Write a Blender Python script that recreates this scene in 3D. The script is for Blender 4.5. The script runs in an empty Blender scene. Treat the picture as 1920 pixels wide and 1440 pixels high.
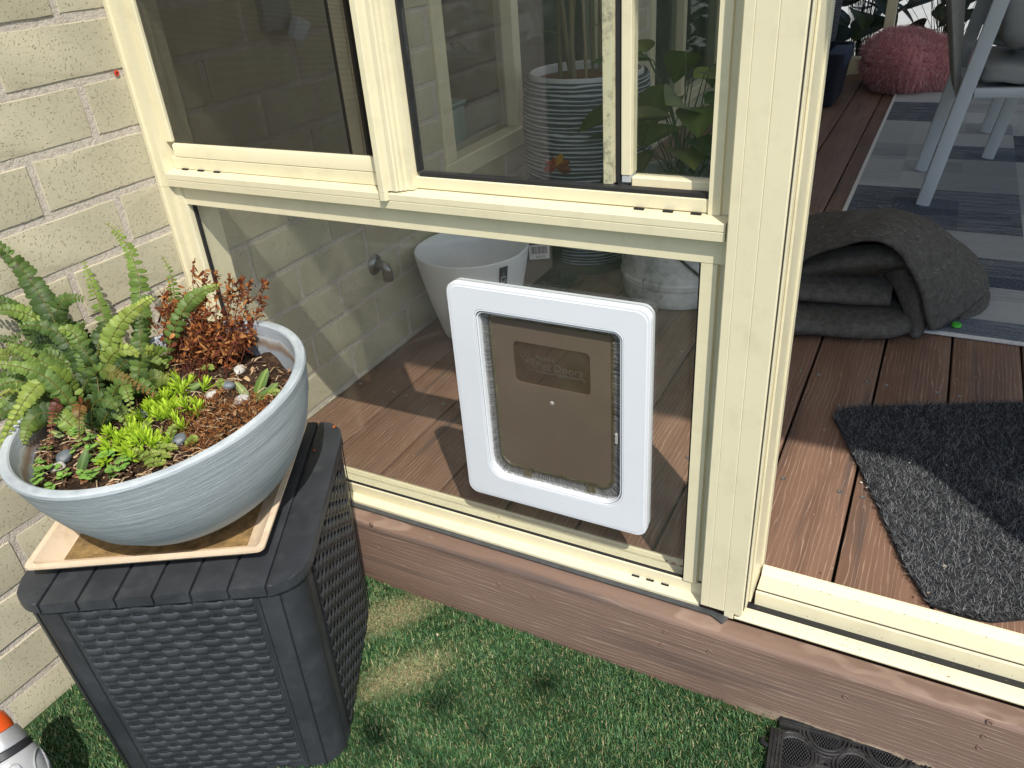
import bpy, bmesh, math, random
import numpy as np
from mathutils import Vector, Matrix
random.seed(11); RNG = np.random.default_rng(5)
scene = bpy.context.scene
COL = scene.collection

# ------------------------------------------------------------------ camera
F_PX, YAW, PITCH, ROLL = 1472.4, -0.51441, 0.52796, -0.07936
CAM = Vector((1.183, -1.0, 0.955))
def _axes():
    cy, sy, cp, sp = math.cos(YAW), math.sin(YAW), math.cos(PITCH), math.sin(PITCH)
    f = Vector((sy*cp, cy*cp, -sp)); r0 = Vector((cy, -sy, 0)); u0 = r0.cross(f)
    cr, sr = math.cos(ROLL), math.sin(ROLL)
    return r0*cr + u0*sr, u0*cr - r0*sr, f
RGT, UPV, FWD = _axes()
cd = bpy.data.cameras.new('camera'); cam = bpy.data.objects.new('camera', cd); COL.objects.link(cam)
cd.sensor_width = 36; cd.lens = F_PX*36/1920; cd.clip_start = 0.02; cd.clip_end = 500
m = Matrix((RGT, UPV, -FWD)).transposed().to_4x4(); m.translation = CAM
cam.matrix_world = m; scene.camera = cam
def ray(px, py): return RGT*((px-960)/F_PX) - UPV*((py-720)/F_PX) + FWD
def on_z(px, py, z): d = ray(px, py); return CAM + d*((z-CAM.z)/d.z)
def on_y(px, py, y): d = ray(px, py); return CAM + d*((y-CAM.y)/d.y)
def at_depth(px, py, dep): return CAM + ray(px, py)*dep
def depth(P): return (Vector(P)-CAM).dot(FWD)

# ------------------------------------------------------------------ light
SUN_TO = Vector((0.98, -1.0, 1.9)).normalized()
EL = math.asin(SUN_TO.z)
w = bpy.data.worlds.new('World'); scene.world = w; w.use_nodes = True
nt = w.node_tree; nt.nodes.clear()
sky = nt.nodes.new('ShaderNodeTexSky'); sky.sky_type = 'NISHITA'; sky.sun_disc = False
sky.sun_elevation = EL; sky.sun_rotation = math.atan2(SUN_TO.x, SUN_TO.y)
sky.air_density = 1.0; sky.dust_density = 1.2; sky.ozone_density = 1.0
bg = nt.nodes.new('ShaderNodeBackground'); bg.inputs[1].default_value = 0.15
ow = nt.nodes.new('ShaderNodeOutputWorld')
nt.links.new(sky.outputs[0], bg.inputs[0]); nt.links.new(bg.outputs[0], ow.inputs[0])
sd = bpy.data.lights.new('sun', 'SUN'); sd.energy = 3.2; sd.angle = math.radians(0.55); sd.color = (1.0, 0.95, 0.86)
sun = bpy.data.objects.new('sun', sd); COL.objects.link(sun)
sun.rotation_euler = (-SUN_TO).to_track_quat('-Z', 'Y').to_euler()
scene.view_settings.view_transform = 'Standard'; scene.view_settings.look = 'None'
scene.view_settings.exposure = 0.58; scene.view_settings.gamma = 1.0

# ------------------------------------------------------------------ helpers: objects
def tag(o, label=None, cat=None, group=None, kind=None):
    if label: o['label'] = label
    if cat: o['category'] = cat
    if group: o['group'] = group
    if kind: o['kind'] = kind
    return o
def link(name, me, mat=None, parent=None):
    o = bpy.data.objects.new(name, me); COL.objects.link(o)
    if mat is not None and me is not None and not me.materials: me.materials.append(mat)
    if parent is not None: o.parent = parent
    return o
def empty(name, loc=(0,0,0), rz=0.0):
    o = bpy.data.objects.new(name, None); COL.objects.link(o); o.location = loc; o.rotation_euler = (0,0,rz)
    o.empty_display_size = 0.05
    return o
def finish(bm, smooth=None):
    me = bpy.data.meshes.new('mesh')
    bmesh.ops.recalc_face_normals(bm, faces=bm.faces[:])
    bm.to_mesh(me); bm.free()
    if smooth is not None:
        me.polygons.foreach_set('use_smooth', [True]*len(me.polygons))
        try: me.set_sharp_from_angle(angle=math.radians(smooth))
        except Exception: pass
    return me
def add_box(bm, x0, x1, y0, y1, z0, z1, bev=0.0, seg=1):
    r = bmesh.ops.create_cube(bm, size=1.0)['verts']
    for v in r:
        v.co = Vector(((x0+x1)/2 + v.co.x*(x1-x0), (y0+y1)/2 + v.co.y*(y1-y0), (z0+z1)/2 + v.co.z*(z1-z0)))
    if bev > 0:
        es = list({e for v in r for e in v.link_edges})
        bmesh.ops.bevel(bm, geom=es, offset=bev, segments=seg, profile=0.5, affect='EDGES')
def box_me(x0, x1, y0, y1, z0, z1, bev=0.0, seg=1, smooth=30):
    bm = bmesh.new(); add_box(bm, x0, x1, y0, y1, z0, z1, bev, seg); return finish(bm, smooth if bev else None)
def box(name, mat, parent, x0, x1, y0, y1, z0, z1, bev=0.0, seg=1):
    return link(name, box_me(x0, x1, y0, y1, z0, z1, bev, seg), mat, parent)
def pd(verts, faces, smooth=None):
    me = bpy.data.meshes.new('mesh'); me.from_pydata([tuple(v) for v in verts], [], faces); me.update()
    if smooth is not None:
        me.polygons.foreach_set('use_smooth', [True]*len(me.polygons))
        try: me.set_sharp_from_angle(angle=math.radians(smooth))
        except Exception: pass
    return me
def extrude_x(prof, x0, x1, smooth=None):
    """closed (y,z) profile swept along X"""
    bm = bmesh.new(); n = len(prof)
    a = [bm.verts.new((x0, y, z)) for y, z in prof]; b = [bm.verts.new((x1, y, z)) for y, z in prof]
    for i in range(n): bm.faces.new((a[i], a[(i+1) % n], b[(i+1) % n], b[i]))
    bm.faces.new(a[::-1]); bm.faces.new(b); return finish(bm, smooth)
def extrude_z(prof, z0, z1, smooth=None, bev=0):
    bm = bmesh.new(); n = len(prof)
    a = [bm.verts.new((x, y, z0)) for x, y in prof]; b = [bm.verts.new((x, y, z1)) for x, y in prof]
    for i in range(n): bm.faces.new((a[i], a[(i+1) % n], b[(i+1) % n], b[i]))
    bm.faces.new(a[::-1]); top = bm.faces.new(b)
    if bev: bmesh.ops.bevel(bm, geom=list(top.edges), offset=bev, segments=2, profile=0.6, affect='EDGES')
    return finish(bm, smooth)
def lathe_me(prof, n=64, smooth=35, wob=None, close=False):
    V, Fc = [], []
    for (r, z) in prof:
        for k in range(n):
            a = 2*math.pi*k/n; rr = r + (wob(a, z) if wob else 0); V.append((rr*math.cos(a), rr*math.sin(a), z))
    m_ = len(prof)
    for i in range(m_-1):
        for k in range(n): Fc.append((i*n+k, i*n+(k+1) % n, (i+1)*n+(k+1) % n, (i+1)*n+k))
    if close:
        for k in range(n): Fc.append(((m_-1)*n+k, (m_-1)*n+(k+1) % n, (k+1) % n, k))
    else:
        if prof[0][0] > 1e-5: Fc.append(tuple(range(n))[::-1])
        if prof[-1][0] > 1e-5: Fc.append(tuple((m_-1)*n+k for k in range(n)))
    me = pd(V, Fc); bm = bmesh.new(); bm.from_mesh(me); bmesh.ops.remove_doubles(bm, verts=bm.verts[:], dist=1e-6)
    bpy.data.meshes.remove(me); return finish(bm, smooth)
class MB:
    """collects raw faces with one colour per vertex"""
    def __init__(s): s.v = []; s.f = []; s.c = []
    def add(s, vs, fs, c=(1,1,1)):
        o = len(s.v); s.v += [tuple(v) for v in vs]; s.f += [tuple(i+o for i in f) for f in fs]
        if isinstance(c, list): s.c += c
        else: s.c += [c]*len(vs)
    def tube(s, pts, r, n=6, c=(1,1,1), r1=None):
        pts = [Vector(p) for p in pts]; V = []; up = Vector((0.13, 0.21, 1)).normalized()
        for i, p in enumerate(pts):
            t = (pts[min(i+1, len(pts)-1)] - pts[max(i-1, 0)])
            t = t.normalized() if t.length > 1e-9 else Vector((0,0,1))
            a = t.cross(up); a = a.normalized() if a.length > 1e-4 else Vector((1,0,0)); b = t.cross(a)
            rr = r if r1 is None else r + (r1-r)*i/max(1, len(pts)-1)
            for k in range(n):
                q = 2*math.pi*k/n; V.append(p + a*(rr*math.cos(q)) + b*(rr*math.sin(q)))
        Fc = [(i*n+k, i*n+(k+1) % n, (i+1)*n+(k+1) % n, (i+1)*n+k) for i in range(len(pts)-1) for k in range(n)]
        Fc += [tuple(range(n))[::-1], tuple((len(pts)-1)*n+k for k in range(n))]
        s.add(V, Fc, c)
    def mesh(s, smooth=None):
        me = pd(s.v, s.f, smooth)
        ca = me.color_attributes.new('Col', 'FLOAT_COLOR', 'POINT')
        arr = np.ones((len(s.v), 4), dtype=np.float32); arr[:, :3] = np.array(s.c, dtype=np.float32).reshape(-1, 3)
        ca.data.foreach_set('color', arr.ravel()); return me
    def build(s, name, mat, parent=None, smooth=None): return link(name, s.mesh(smooth), mat, parent)
def rrect(x0, x1, y0, y1, r, n=6):
    if not isinstance(r, (list, tuple)): r = [r]*4
    P = []
    for (cx, cy, a0, rr) in ((x1-r[0], y0+r[0], -90, r[0]), (x1-r[1], y1-r[1], 0, r[1]), (x0+r[2], y1-r[2], 90, r[2]), (x0+r[3], y0+r[3], 180, r[3])):
        for k in range(n+1):
            a = math.radians(a0+90*k/n); P.append((cx+rr*math.cos(a), cy+rr*math.sin(a)))
    return P
def ring_me(out, inn, prof, smooth=40):
    """loft between an outer and an inner loop; prof = list of (t 0..1 out->in, depth y); loops lie in x,z"""
    n = len(out); V = []; Fc = []
    for t, y in prof:
        for k in range(n): V.append((out[k][0]*(1-t)+inn[k][0]*t, y, out[k][1]*(1-t)+inn[k][1]*t))
    M = len(prof)
    for i in range(M):
        j = (i+1) % M
        for k in range(n): Fc.append((i*n+k, i*n+(k+1) % n, j*n+(k+1) % n, j*n+k))
    me = pd(V, Fc); bm = bmesh.new(); bm.from_mesh(me); bpy.data.meshes.remove(me); return finish(bm, smooth)
def text_me(txt, size, depth_=0.0006):
    cu = bpy.data.curves.new('txt', 'FONT'); cu.body = txt; cu.size = size; cu.extrude = depth_; cu.resolution_u = 2
    o = bpy.data.objects.new('txt', cu); COL.objects.link(o); dg = bpy.context.evaluated_depsgraph_get()
    me = bpy.data.meshes.new_from_object(o.evaluated_get(dg)); bpy.data.objects.remove(o); bpy.data.curves.remove(cu); return me

# ------------------------------------------------------------------ helpers: materials
class NT:
    def __init__(s, name):
        s.m = bpy.data.materials.new(name); s.m.use_nodes = True; s.t = s.m.node_tree; s.t.nodes.clear()
        s.out = s.n('ShaderNodeOutputMaterial'); s.tc = s.n('ShaderNodeTexCoord')
    def n(s, k, **kw):
        x = s.t.nodes.new(k)
        for a, b in kw.items(): setattr(x, a, b)
        return x
    def l(s, a, b): s.t.links.new(a, b)
    def set(s, sock, v):
        if hasattr(v, 'is_output') or isinstance(v, bpy.types.NodeSocket): s.l(v, sock)
        else: sock.default_value = v
    def vec(s, scale=(1,1,1), rnd=False, coord='Object'):
        v = s.tc.outputs[coord]
        if rnd:
            oi = s.n('ShaderNodeObjectInfo'); mu = s.n('ShaderNodeVectorMath', operation='SCALE'); cx = s.n('ShaderNodeCombineXYZ')
            for k in range(3): s.l(oi.outputs['Random'], cx.inputs[k])
            s.l(cx.outputs[0], mu.inputs[0]); mu.inputs['Scale'].default_value = 37.0
            ad = s.n('ShaderNodeVectorMath', operation='ADD'); s.l(v, ad.inputs[0]); s.l(mu.outputs[0], ad.inputs[1]); v = ad.outputs[0]
        mp = s.n('ShaderNodeMapping'); mp.inputs['Scale'].default_value = scale; s.l(v, mp.inputs['Vector']); return mp.outputs[0]
    def noise(s, vec, scale, detail=4, rough=0.55, dist=0.0):
        x = s.n('ShaderNodeTexNoise'); s.l(vec, x.inputs['Vector']); x.inputs['Scale'].default_value = scale
        x.inputs['Detail'].default_value = detail; x.inputs['Roughness'].default_value = rough; x.inputs['Distortion'].default_value = dist
        return x.outputs['Fac']
    def ramp(s, f, stops, interp='LINEAR'):
        x = s.n('ShaderNodeValToRGB'); x.color_ramp.interpolation = interp; e = x.color_ramp.elements
        while len(e) < len(stops): e.new(0.5)
        for i, (p, c) in enumerate(stops):
            e[i].position = p; e[i].color = (*c, 1) if len(c) == 3 else c
        s.l(f, x.inputs[0]); return x.outputs[0]
    def mix(s, f, a, b, blend='MIX'):
        x = s.n('ShaderNodeMix', data_type='RGBA', blend_type=blend)
        s.set(x.inputs['Factor'], f)
        for so, v in ((x.inputs['A'], a), (x.inputs['B'], b)):
            if isinstance(v, tuple): so.default_value = (*v, 1) if len(v) == 3 else v
            else: s.l(v, so)
        return x.outputs['Result']
    def math(s, op, a, b=0.0, clamp=False):
        x = s.n('ShaderNodeMath', operation=op); x.use_clamp = clamp; s.set(x.inputs[0], a); s.set(x.inputs[1], b); return x.outputs[0]
    def bump(s, h, dist=0.002, strength=1.0, prev=None):
        x = s.n('ShaderNodeBump'); x.inputs['Distance'].default_value = dist; x.inputs['Strength'].default_value = strength
        s.l(h, x.inputs['Height'])
        if prev is not None: s.l(prev, x.inputs['Normal'])
        return x.outputs[0]
    def pbr(s, col, rough=0.6, metal=0.0, normal=None, spec=None, link=True, **kw):
        b = s.n('ShaderNodeBsdfPrincipled')
        if isinstance(col, tuple): b.inputs['Base Color'].default_value = (*col, 1)
        else: s.l(col, b.inputs['Base Color'])
        s.set(b.inputs['Roughness'], rough); b.inputs['Metallic'].default_value = metal
        if normal is not None: s.l(normal, b.inputs['Normal'])
        if spec is not None: b.inputs['Specular IOR Level'].default_value = spec
        for k, v in kw.items(): b.inputs[k.replace('_', ' ')].default_value = v
        if link: s.l(b.outputs[0], s.out.inputs['Surface'])
        return b.outputs[0]
def plain(name, c, rough=0.5, var=0.08, scale=8.0, bump=0.0, bscale=200.0, metal=0.0, spec=None, dirt=None, coord='Object'):
    t = NT(name); v = t.vec(coord=coord)
    n1 = t.noise(v, scale, 5)
    lo = tuple(max(0, x*(1-var)) for x in c); hi = tuple(min(1, x*(1+var)) for x in c)
    col = t.ramp(n1, [(0.3, lo), (0.7, hi)])
    if dirt:
        dc, amt, ds = dirt
        col = t.mix(t.math('MULTIPLY', t.ramp(t.noise(v, ds, 8, 0.7), [(0.5, (0,0,0)), (0.75, (1,1,1))]), amt), col, dc)
    nm = t.bump(t.noise(v, bscale, 3), bump) if bump else None
    t.pbr(col, rough, metal, nm, spec); return t.m
def vcol(name, rough=0.6, trans=0.0, spec=0.3, bump=0.0, bscale=300):
    t = NT(name); a = t.n('ShaderNodeVertexColor', layer_name='Col')
    nm = t.bump(t.noise(t.vec(), bscale, 3), bump) if bump else None
    p = t.pbr(a.outputs[0], rough, 0, nm, spec, link=False)
    if trans:
        tr = t.n('ShaderNodeBsdfTranslucent'); t.l(a.outputs[0], tr.inputs[0]); mx = t.n('ShaderNodeMixShader'); mx.inputs[0].default_value = trans
        t.l(p, mx.inputs[1]); t.l(tr.outputs[0], mx.inputs[2]); t.l(mx.outputs[0], t.out.inputs[0])
    else: t.l(p, t.out.inputs[0])
    return t.m
def glass_mat(name, tint=(0.93, 0.95, 0.93), dust=0.03, refl=1.0, dust_col=(0.5, 0.5, 0.45)):
    t = NT(name); tr = t.n('ShaderNodeBsdfTransparent'); tr.inputs[0].default_value = (*tint, 1)
    gl = t.n('ShaderNodeBsdfGlossy'); gl.inputs['Roughness'].default_value = 0.015; gl.inputs[0].default_value = (refl, refl, refl, 1)
    # Schlick reflectance of one glass face, the same from both sides (a thin sheet does not refract)
    ge = t.n('ShaderNodeNewGeometry'); dt = t.n('ShaderNodeVectorMath', operation='DOT_PRODUCT'); t.l(ge.outputs['Incoming'], dt.inputs[0]); t.l(ge.outputs['Normal'], dt.inputs[1])
    f5 = t.math('POWER', t.math('SUBTRACT', 1.0, t.math('ABSOLUTE', dt.outputs['Value']), True), 5.0)
    fr = t.math('ADD', t.math('MULTIPLY', f5, 0.96), 0.04)
    m1 = t.n('ShaderNodeMixShader'); t.l(fr, m1.inputs[0]); t.l(tr.outputs[0], m1.inputs[1]); t.l(gl.outputs[0], m1.inputs[2])
    df = t.n('ShaderNodeBsdfDiffuse'); df.inputs[0].default_value = (*dust_col, 1)
    v = t.vec((1, 1, 1)); f = t.math('MULTIPLY', t.ramp(t.noise(v, 9, 9, 0.7, 0.4), [(0.35, (0.15,)*3), (0.75, (1,)*3)]), dust)
    m2 = t.n('ShaderNodeMixShader'); t.l(f, m2.inputs[0]); t.l(m1.outputs[0], m2.inputs[1]); t.l(df.outputs[0], m2.inputs[2])
    t.l(m2.outputs[0], t.out.inputs[0]); return t.m

# --- brick, mortar
def brick_mat():
    t = NT('painted_brick'); v = t.vec(rnd=True)
    oi = t.n('ShaderNodeObjectInfo')
    base = t.ramp(t.noise(v, 14, 6), [(0.3, (0.445, 0.405, 0.290)), (0.7, (0.525, 0.480, 0.345))])
    base = t.mix(t.math('MULTIPLY', oi.outputs['Random'], 0.28), base, (0.52, 0.48, 0.35))
    vo = t.n('ShaderNodeTexVoronoi'); vo.inputs['Scale'].default_value = 430; t.l(t.vec((1, 1, 0.8), True), vo.inputs['Vector']); vo.inputs['Randomness'].default_value = 1.0
    gate = t.ramp(t.noise(v, 200, 2), [(0.53, (0,)*3), (0.62, (1,)*3)])
    pit = t.math('MULTIPLY', t.ramp(vo.outputs['Distance'], [(0.22, (1,)*3), (0.42, (0,)*3)]), gate)
    col = t.mix(t.math('MULTIPLY', pit, 0.5), base, (0.13, 0.12, 0.09))
    rub = t.ramp(t.noise(v, 40, 8, 0.7), [(0.66, (0,)*3), (0.74, (1,)*3)])
    col = t.mix(t.math('MULTIPLY', rub, 0.25), col, (0.36, 0.22, 0.14))
    h = t.math('SUBTRACT', t.math('MULTIPLY', t.noise(v, 260, 3), 0.35), t.math('MULTIPLY', pit, 1.0))
    nm = t.bump(h, 0.0010, 1.0); t.pbr(col, 0.75, 0, nm, 0.25); return t.m
def mortar_mat():
    t = NT('mortar'); v = t.vec()
    col = t.ramp(t.noise(v, 120, 6, 0.7), [(0.25, (0.43, 0.365, 0.305)), (0.45, (0.60, 0.535, 0.455)), (0.75, (0.72, 0.65, 0.565))])
    nm = t.bump(t.noise(v, 170, 6, 0.75), 0.0045, 1.0); t.pbr(col, 0.9, 0, nm, 0.1); return t.m
def far_brick_mat():
    t = NT('far_brickwork'); sep = t.n('ShaderNodeSeparateXYZ'); t.l(t.tc.outputs['Object'], sep.inputs[0])
    cx = t.n('ShaderNodeCombineXYZ'); t.l(sep.outputs[1], cx.inputs[0]); t.l(t.math('SUBTRACT', sep.outputs[2], 0.005), cx.inputs[1])
    b = t.n('ShaderNodeTexBrick'); b.inputs['Scale'].default_value = 1.0; b.inputs['Brick Width'].default_value = 0.244; b.inputs['Row Height'].default_value = 0.0875
    b.inputs['Mortar Size'].default_value = 0.006; b.inputs['Color1'].default_value = (0.47, 0.45, 0.32, 1); b.inputs['Color2'].default_value = (0.50, 0.48, 0.34, 1); b.inputs['Mortar'].default_value = (0.42, 0.35, 0.29, 1)
    t.l(cx.outputs[0], b.inputs['Vector']); t.pbr(b.outputs['Color'], 0.85); return t.m
def deck_mat(name='composite_decking', stops=((.100, .052, .033), (.170, .094, .060), (.235, .138, .092)), lc=(.43, .30, .22), fascia=False):
    t = NT(name); v = t.vec((1, 1, 1), True); vs = t.vec((1, 0.09, 1), True)
    oi = t.n('ShaderNodeObjectInfo')
    base = t.ramp(t.noise(vs, 22, 6, 0.6), [(0.25, stops[0]), (0.5, stops[1]), (0.78, stops[2])])
    base = t.mix(t.math('MULTIPLY', oi.outputs['Random'], 0.35), base, tuple(x*1.05 for x in stops[1]))
    wv = t.n('ShaderNodeTexWave', wave_type='BANDS', bands_direction='X', wave_profile='SIN'); t.l(t.vec((1, 0.10, 0.2), True), wv.inputs['Vector'])
    wv.inputs['Scale'].default_value = 36; wv.inputs['Distortion'].default_value = 9.0; wv.inputs['Detail'].default_value = 3.0; wv.inputs['Detail Scale'].default_value = 1.0; wv.inputs['Detail Roughness'].default_value = 0.62
    line = t.ramp(wv.outputs['Fac'], [(0.86, (0,)*3), (0.975, (1,)*3)])
    br = t.ramp(t.noise(v, 16, 6), [(0.36, (0.25,)*3), (0.62, (1,)*3)])
    lf = t.math('MULTIPLY', line, br)
    col = t.mix(t.math('MULTIPLY', lf, 0.45), base, lc)
    st = t.ramp(t.noise(t.vec((1, 0.05, 1), True), 26, 3, 0.5), [(0.60, (0,)*3), (0.72, (1,)*3)])
    col = t.mix(t.math('MULTIPLY', st, 0.70), col, (0.045, 0.04, 0.04))
    sp = t.ramp(t.noise(v, 900, 2), [(0.66, (0,)*3), (0.74, (1,)*3)])
    col = t.mix(t.math('MULTIPLY', sp, 0.35), col, (0.50, 0.40, 0.33))
    if fascia:     # pale sand thrown up along the foot of the board
        sep = t.n('ShaderNodeSeparateXYZ'); t.l(t.tc.outputs['Object'], sep.inputs[0])
        z_ = t.math('ADD', sep.outputs[0], t.math('MULTIPLY', t.math('SUBTRACT', t.noise(t.vec(), 60, 6, .75), .5), .035))
        f_ = t.math('MULTIPLY', t.ramp(t.math('MULTIPLY', z_, -5.0), [(.62, (0,)*3), (.70, (1,)*3)]), t.ramp(t.math('MULTIPLY', sep.outputs[1], .5), [(.52, (0,)*3), (.60, (1,)*3)]))
        col = t.mix(t.math('MULTIPLY', f_, .8), col, (.60, .50, .34))
    h = t.math('ADD', t.math('MULTIPLY', lf, 0.5), t.math('MULTIPLY', t.noise(vs, 260, 3), 0.5))
    nm = t.bump(h, 0.0011, 0.8); t.pbr(col, 0.62, 0, nm, 0.35); return t.m
BRICK, MORTAR, FARBRICK, DECK = brick_mat(), mortar_mat(), far_brick_mat(), deck_mat()
FASC = deck_mat('weathered_fascia', ((.125, .077, .056), (.185, .118, .088), (.24, .16, .122)), (.38, .28, .215), True)
CREAM = plain('cream_powder_coat', (0.705, 0.640, 0.440), 0.38, 0.035, 5, 0.00012, 900, spec=0.45, dirt=((0.42, 0.36, 0.22), 0.28, 22))
CREAM_DIRTY = plain('cream_mildew', (0.705, 0.640, 0.440), 0.4, 0.04, 5, spec=0.4, dirt=((0.06, 0.05, 0.04), 1.0, 60))
BLACKRUB = plain('black_gasket', (0.012, 0.012, 0.013), 0.6, 0.2, 30)
STRIP = plain('flashing_strip', (0.055, 0.058, 0.062), 0.5, 0.2, 60)
WHITEPL = plain('white_plastic', (0.68, 0.70, 0.73), 0.42, 0.02, 4, spec=0.5, dirt=((0.5, 0.5, 0.5), 0.10, 40))
GLASS = glass_mat('window_glass', (0.975, 0.985, 0.975), 0.045)
CLEAN = glass_mat('upper_glass', (0.94, 0.95, 0.94), 0.018)
HOUSEGLASS = glass_mat('house_glass', (0.85, 0.87, 0.86), 0.10, 0.35)
DARKGLASS = glass_mat('tinted_glass', (0.55, 0.58, 0.56), 0.06)
DARK = plain('dark_void', (0.01, 0.01, 0.01), 0.9)

# ================================================================== SETTING
# ground
def ground_mat():
    t = NT('lawn_base'); v = t.vec(coord='Object')
    g = t.ramp(t.noise(v, 30, 6), [(0.3, (0.022, 0.045, 0.014)), (0.7, (0.05, 0.085, 0.03))])
    # spilled pale sand: two soft drifts with ragged edges
    def drift(cx, cy, rx, ry):
        mp = t.n('ShaderNodeMapping'); mp.vector_type = 'TEXTURE'; mp.inputs['Location'].default_value = (cx, cy, -0.15); mp.inputs['Scale'].default_value = (rx, ry, 1); mp.inputs['Rotation'].default_value = (0, 0, math.radians(-40))
        t.l(t.tc.outputs['Object'], mp.inputs[0]); ln = t.n('ShaderNodeVectorMath', operation='LENGTH'); t.l(mp.outputs[0], ln.inputs[0])
        return t.ramp(t.math('ADD', ln.outputs['Value'], t.math('MULTIPLY', t.math('SUBTRACT', t.noise(v, 40, 6, 0.7), 0.5), 1.1)), [(0.5, (1,)*3), (1.1, (0,)*3)])
    s = t.math('MAXIMUM', drift(0.42, -0.21, 0.05, 0.13), drift(0.53, -0.30, 0.045, 0.11))
    col = t.mix(t.math('MULTIPLY', s, .5), g, (0.50, 0.40, 0.24))
    t.pbr(col, 0.95, 0, t.bump(t.noise(v, 300, 4), 0.004), 0.1); return t.m
gv = [(-60, -60, -0.15), (60, -60, -0.15), (60, 60, -0.15), (-60, 60, -0.15)]
tag(link('lawn', pd(gv, [(0, 1, 2, 3)]), ground_mat()), 'flat green lawn ground under the turf', 'lawn', kind='structure')
PAVE = plain('pale_paving', (0.42, 0.40, 0.36), 0.8, 0.1, 6)
tag(link('paving', box_me(-3, 8, 4.75, 14, -0.149, -0.10), PAVE), 'pale sunlit paving behind the sunroom', 'paving', kind='structure')

# deck
PIT = 0.145
deck = tag(link('deck', box_me(0.002, 4.2, -0.088, 4.6, -0.148, -0.026), DARK), 'brown composite timber look deck of the sunroom', 'deck', kind='structure')
plank_me = box_me(-0.0700, 0.0700, 0.0, 4.58, -0.024, 0.0, 0.0025, 2)
screw_me = lathe_me([(0.0002, 0.0002), (0.0018, -0.0008), (0.0026, 0.0006), (0.0047, 0.0009), (0.0052, -0.001)], 12)
STEEL = plain('screw_steel', (0.32, 0.31, 0.28), 0.35, 0.1, 90, metal=0.9)
for k in range(28):
    xc = PIT*(k+0.5)
    o = link('plank', plank_me, DECK, deck); o.location = (xc, 0.0 if k else 0.0, random.uniform(-0.0008, 0.0006))
    if k < 11:
        for y in (0.29, 0.72, 1.15):
            for s in (-1, 1):
                q = link('screw', screw_me, STEEL, o); q.location = (s*0.052 + random.uniform(-.002, .002), y+random.uniform(-.004, .004), 0.0006); q.rotation_euler.z = random.random()*3
# end board under the window, across the plank ends
o = link('border_board', box_me(-0.041, 0.041, 0.0, 4.2, -0.025, -0.003, 0.002, 1), DECK, deck); o.rotation_euler = (0, 0, math.radians(-90)); o.location = (0.0, -0.045, 0.0)
# fascia: upright board with a rounded top edge
prof = [(-0.110, -0.149), (-0.137, -0.149), (-0.137, -0.010)]
for k in range(1, 6):
    a = math.radians(180-15*k*1.0); prof.append((-0.127 + 0.010*math.cos(math.radians(180-18*k)), -0.010 + 0.0085*math.sin(math.radians(18*k))))
prof += [(-0.108, -0.0005), (-0.100, -0.002), (-0.100, -0.03), (-0.110, -0.03)]
def fascia_me():
    # local: length along Y (so the grain runs along it), then turned
    bm = bmesh.new(); n = len(prof)
    L = 40; rows = []
    for i in range(L+1):
        x = 0.003 + 4.2*i/L; rows.append([bm.verts.new((z, x, y)) for y, z in prof])
    for i in range(L):
        for k in range(n): bm.faces.new((rows[i][k], rows[i][(k+1) % n], rows[i+1][(k+1) % n], rows[i+1][k]))
    bm.faces.new(rows[0]); bm.faces.new(rows[-1][::-1]); return finish(bm, 40)
fas = link('fascia_board', fascia_me(), FASC, deck); fas.matrix_local = Matrix(((0,1,0,0),(0,0,1,0),(1,0,0,0),(0,0,0,1)))
PLUG = plain('plug', (0.16, 0.095, 0.072), 0.8, 0.3, 300)
plug_me = lathe_me([(0.0003, -0.0002), (0.0024, 0.0002), (0.0034, 0.0009), (0.0042, 0.0002), (0.0045, -0.002)], 10)
for (px, py) in [(708, 1028), (695, 984), (935, 1096), (1000, 1121), (1247, 1185), (1240, 1209), (1330, 1222), (1855, 1355), (1845, 1381), (1836, 1402), (1585, 1307)]:
    P = on_y(px, py, -0.1375)
    q = link('screw_plug', plug_me, PLUG, deck); q.location = P; q.rotation_euler = (math.radians(90), 0, 0)

# brick wall, X = 0 face
wall = tag(empty('brick_wall', (0, -0.4, -0.15)), 'pale sage green painted brick wall with pinkish mortar, running through the window line', 'wall')
wi = wall.matrix_world
def wchild(o): o.parent = wall; o.location = Vector(o.location) - Vector((0, -0.4, -0.15)); return o
OPEN = [(0.82, 2.08, 0.345, 1.75), (2.55, 3.9, 0.10, 2.1)]     # window, glazed door of the house: y0,y1,z0,z1
Z0 = 0.005
def inopen(y, z): return any(a < y < b and c < z < d for a, b, c, d in OPEN)
def core(name, y0, y1, z0, z1, mat): wchild(link(name, box_me(-0.12, -0.0020 if mat is MORTAR else 0.0, y0, y1, z0, z1), mat))
core('mortar', -1.6, 0.82, -0.17, 1.055, MORTAR); core('mortar', 0.82, 2.08, -0.17, 0.345, MORTAR); core('mortar', 2.08, 2.55, -0.17, 1.055, MORTAR)
core('upper_wall', -1.6, 0.82, 1.055, 2.6, FARBRICK); core('upper_wall', 0.82, 2.08, 1.75, 2.6, FARBRICK); core('upper_wall', 2.08, 2.55, 1.055, 2.6, FARBRICK)
core('end_wall', 3.9, 4.7, -0.17, 2.6, FARBRICK); core('end_wall', 2.55, 3.9, 2.1, 2.6, FARBRICK); core('end_wall', 2.55, 3.9, -0.17, 0.10, FARBRICK)
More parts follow.
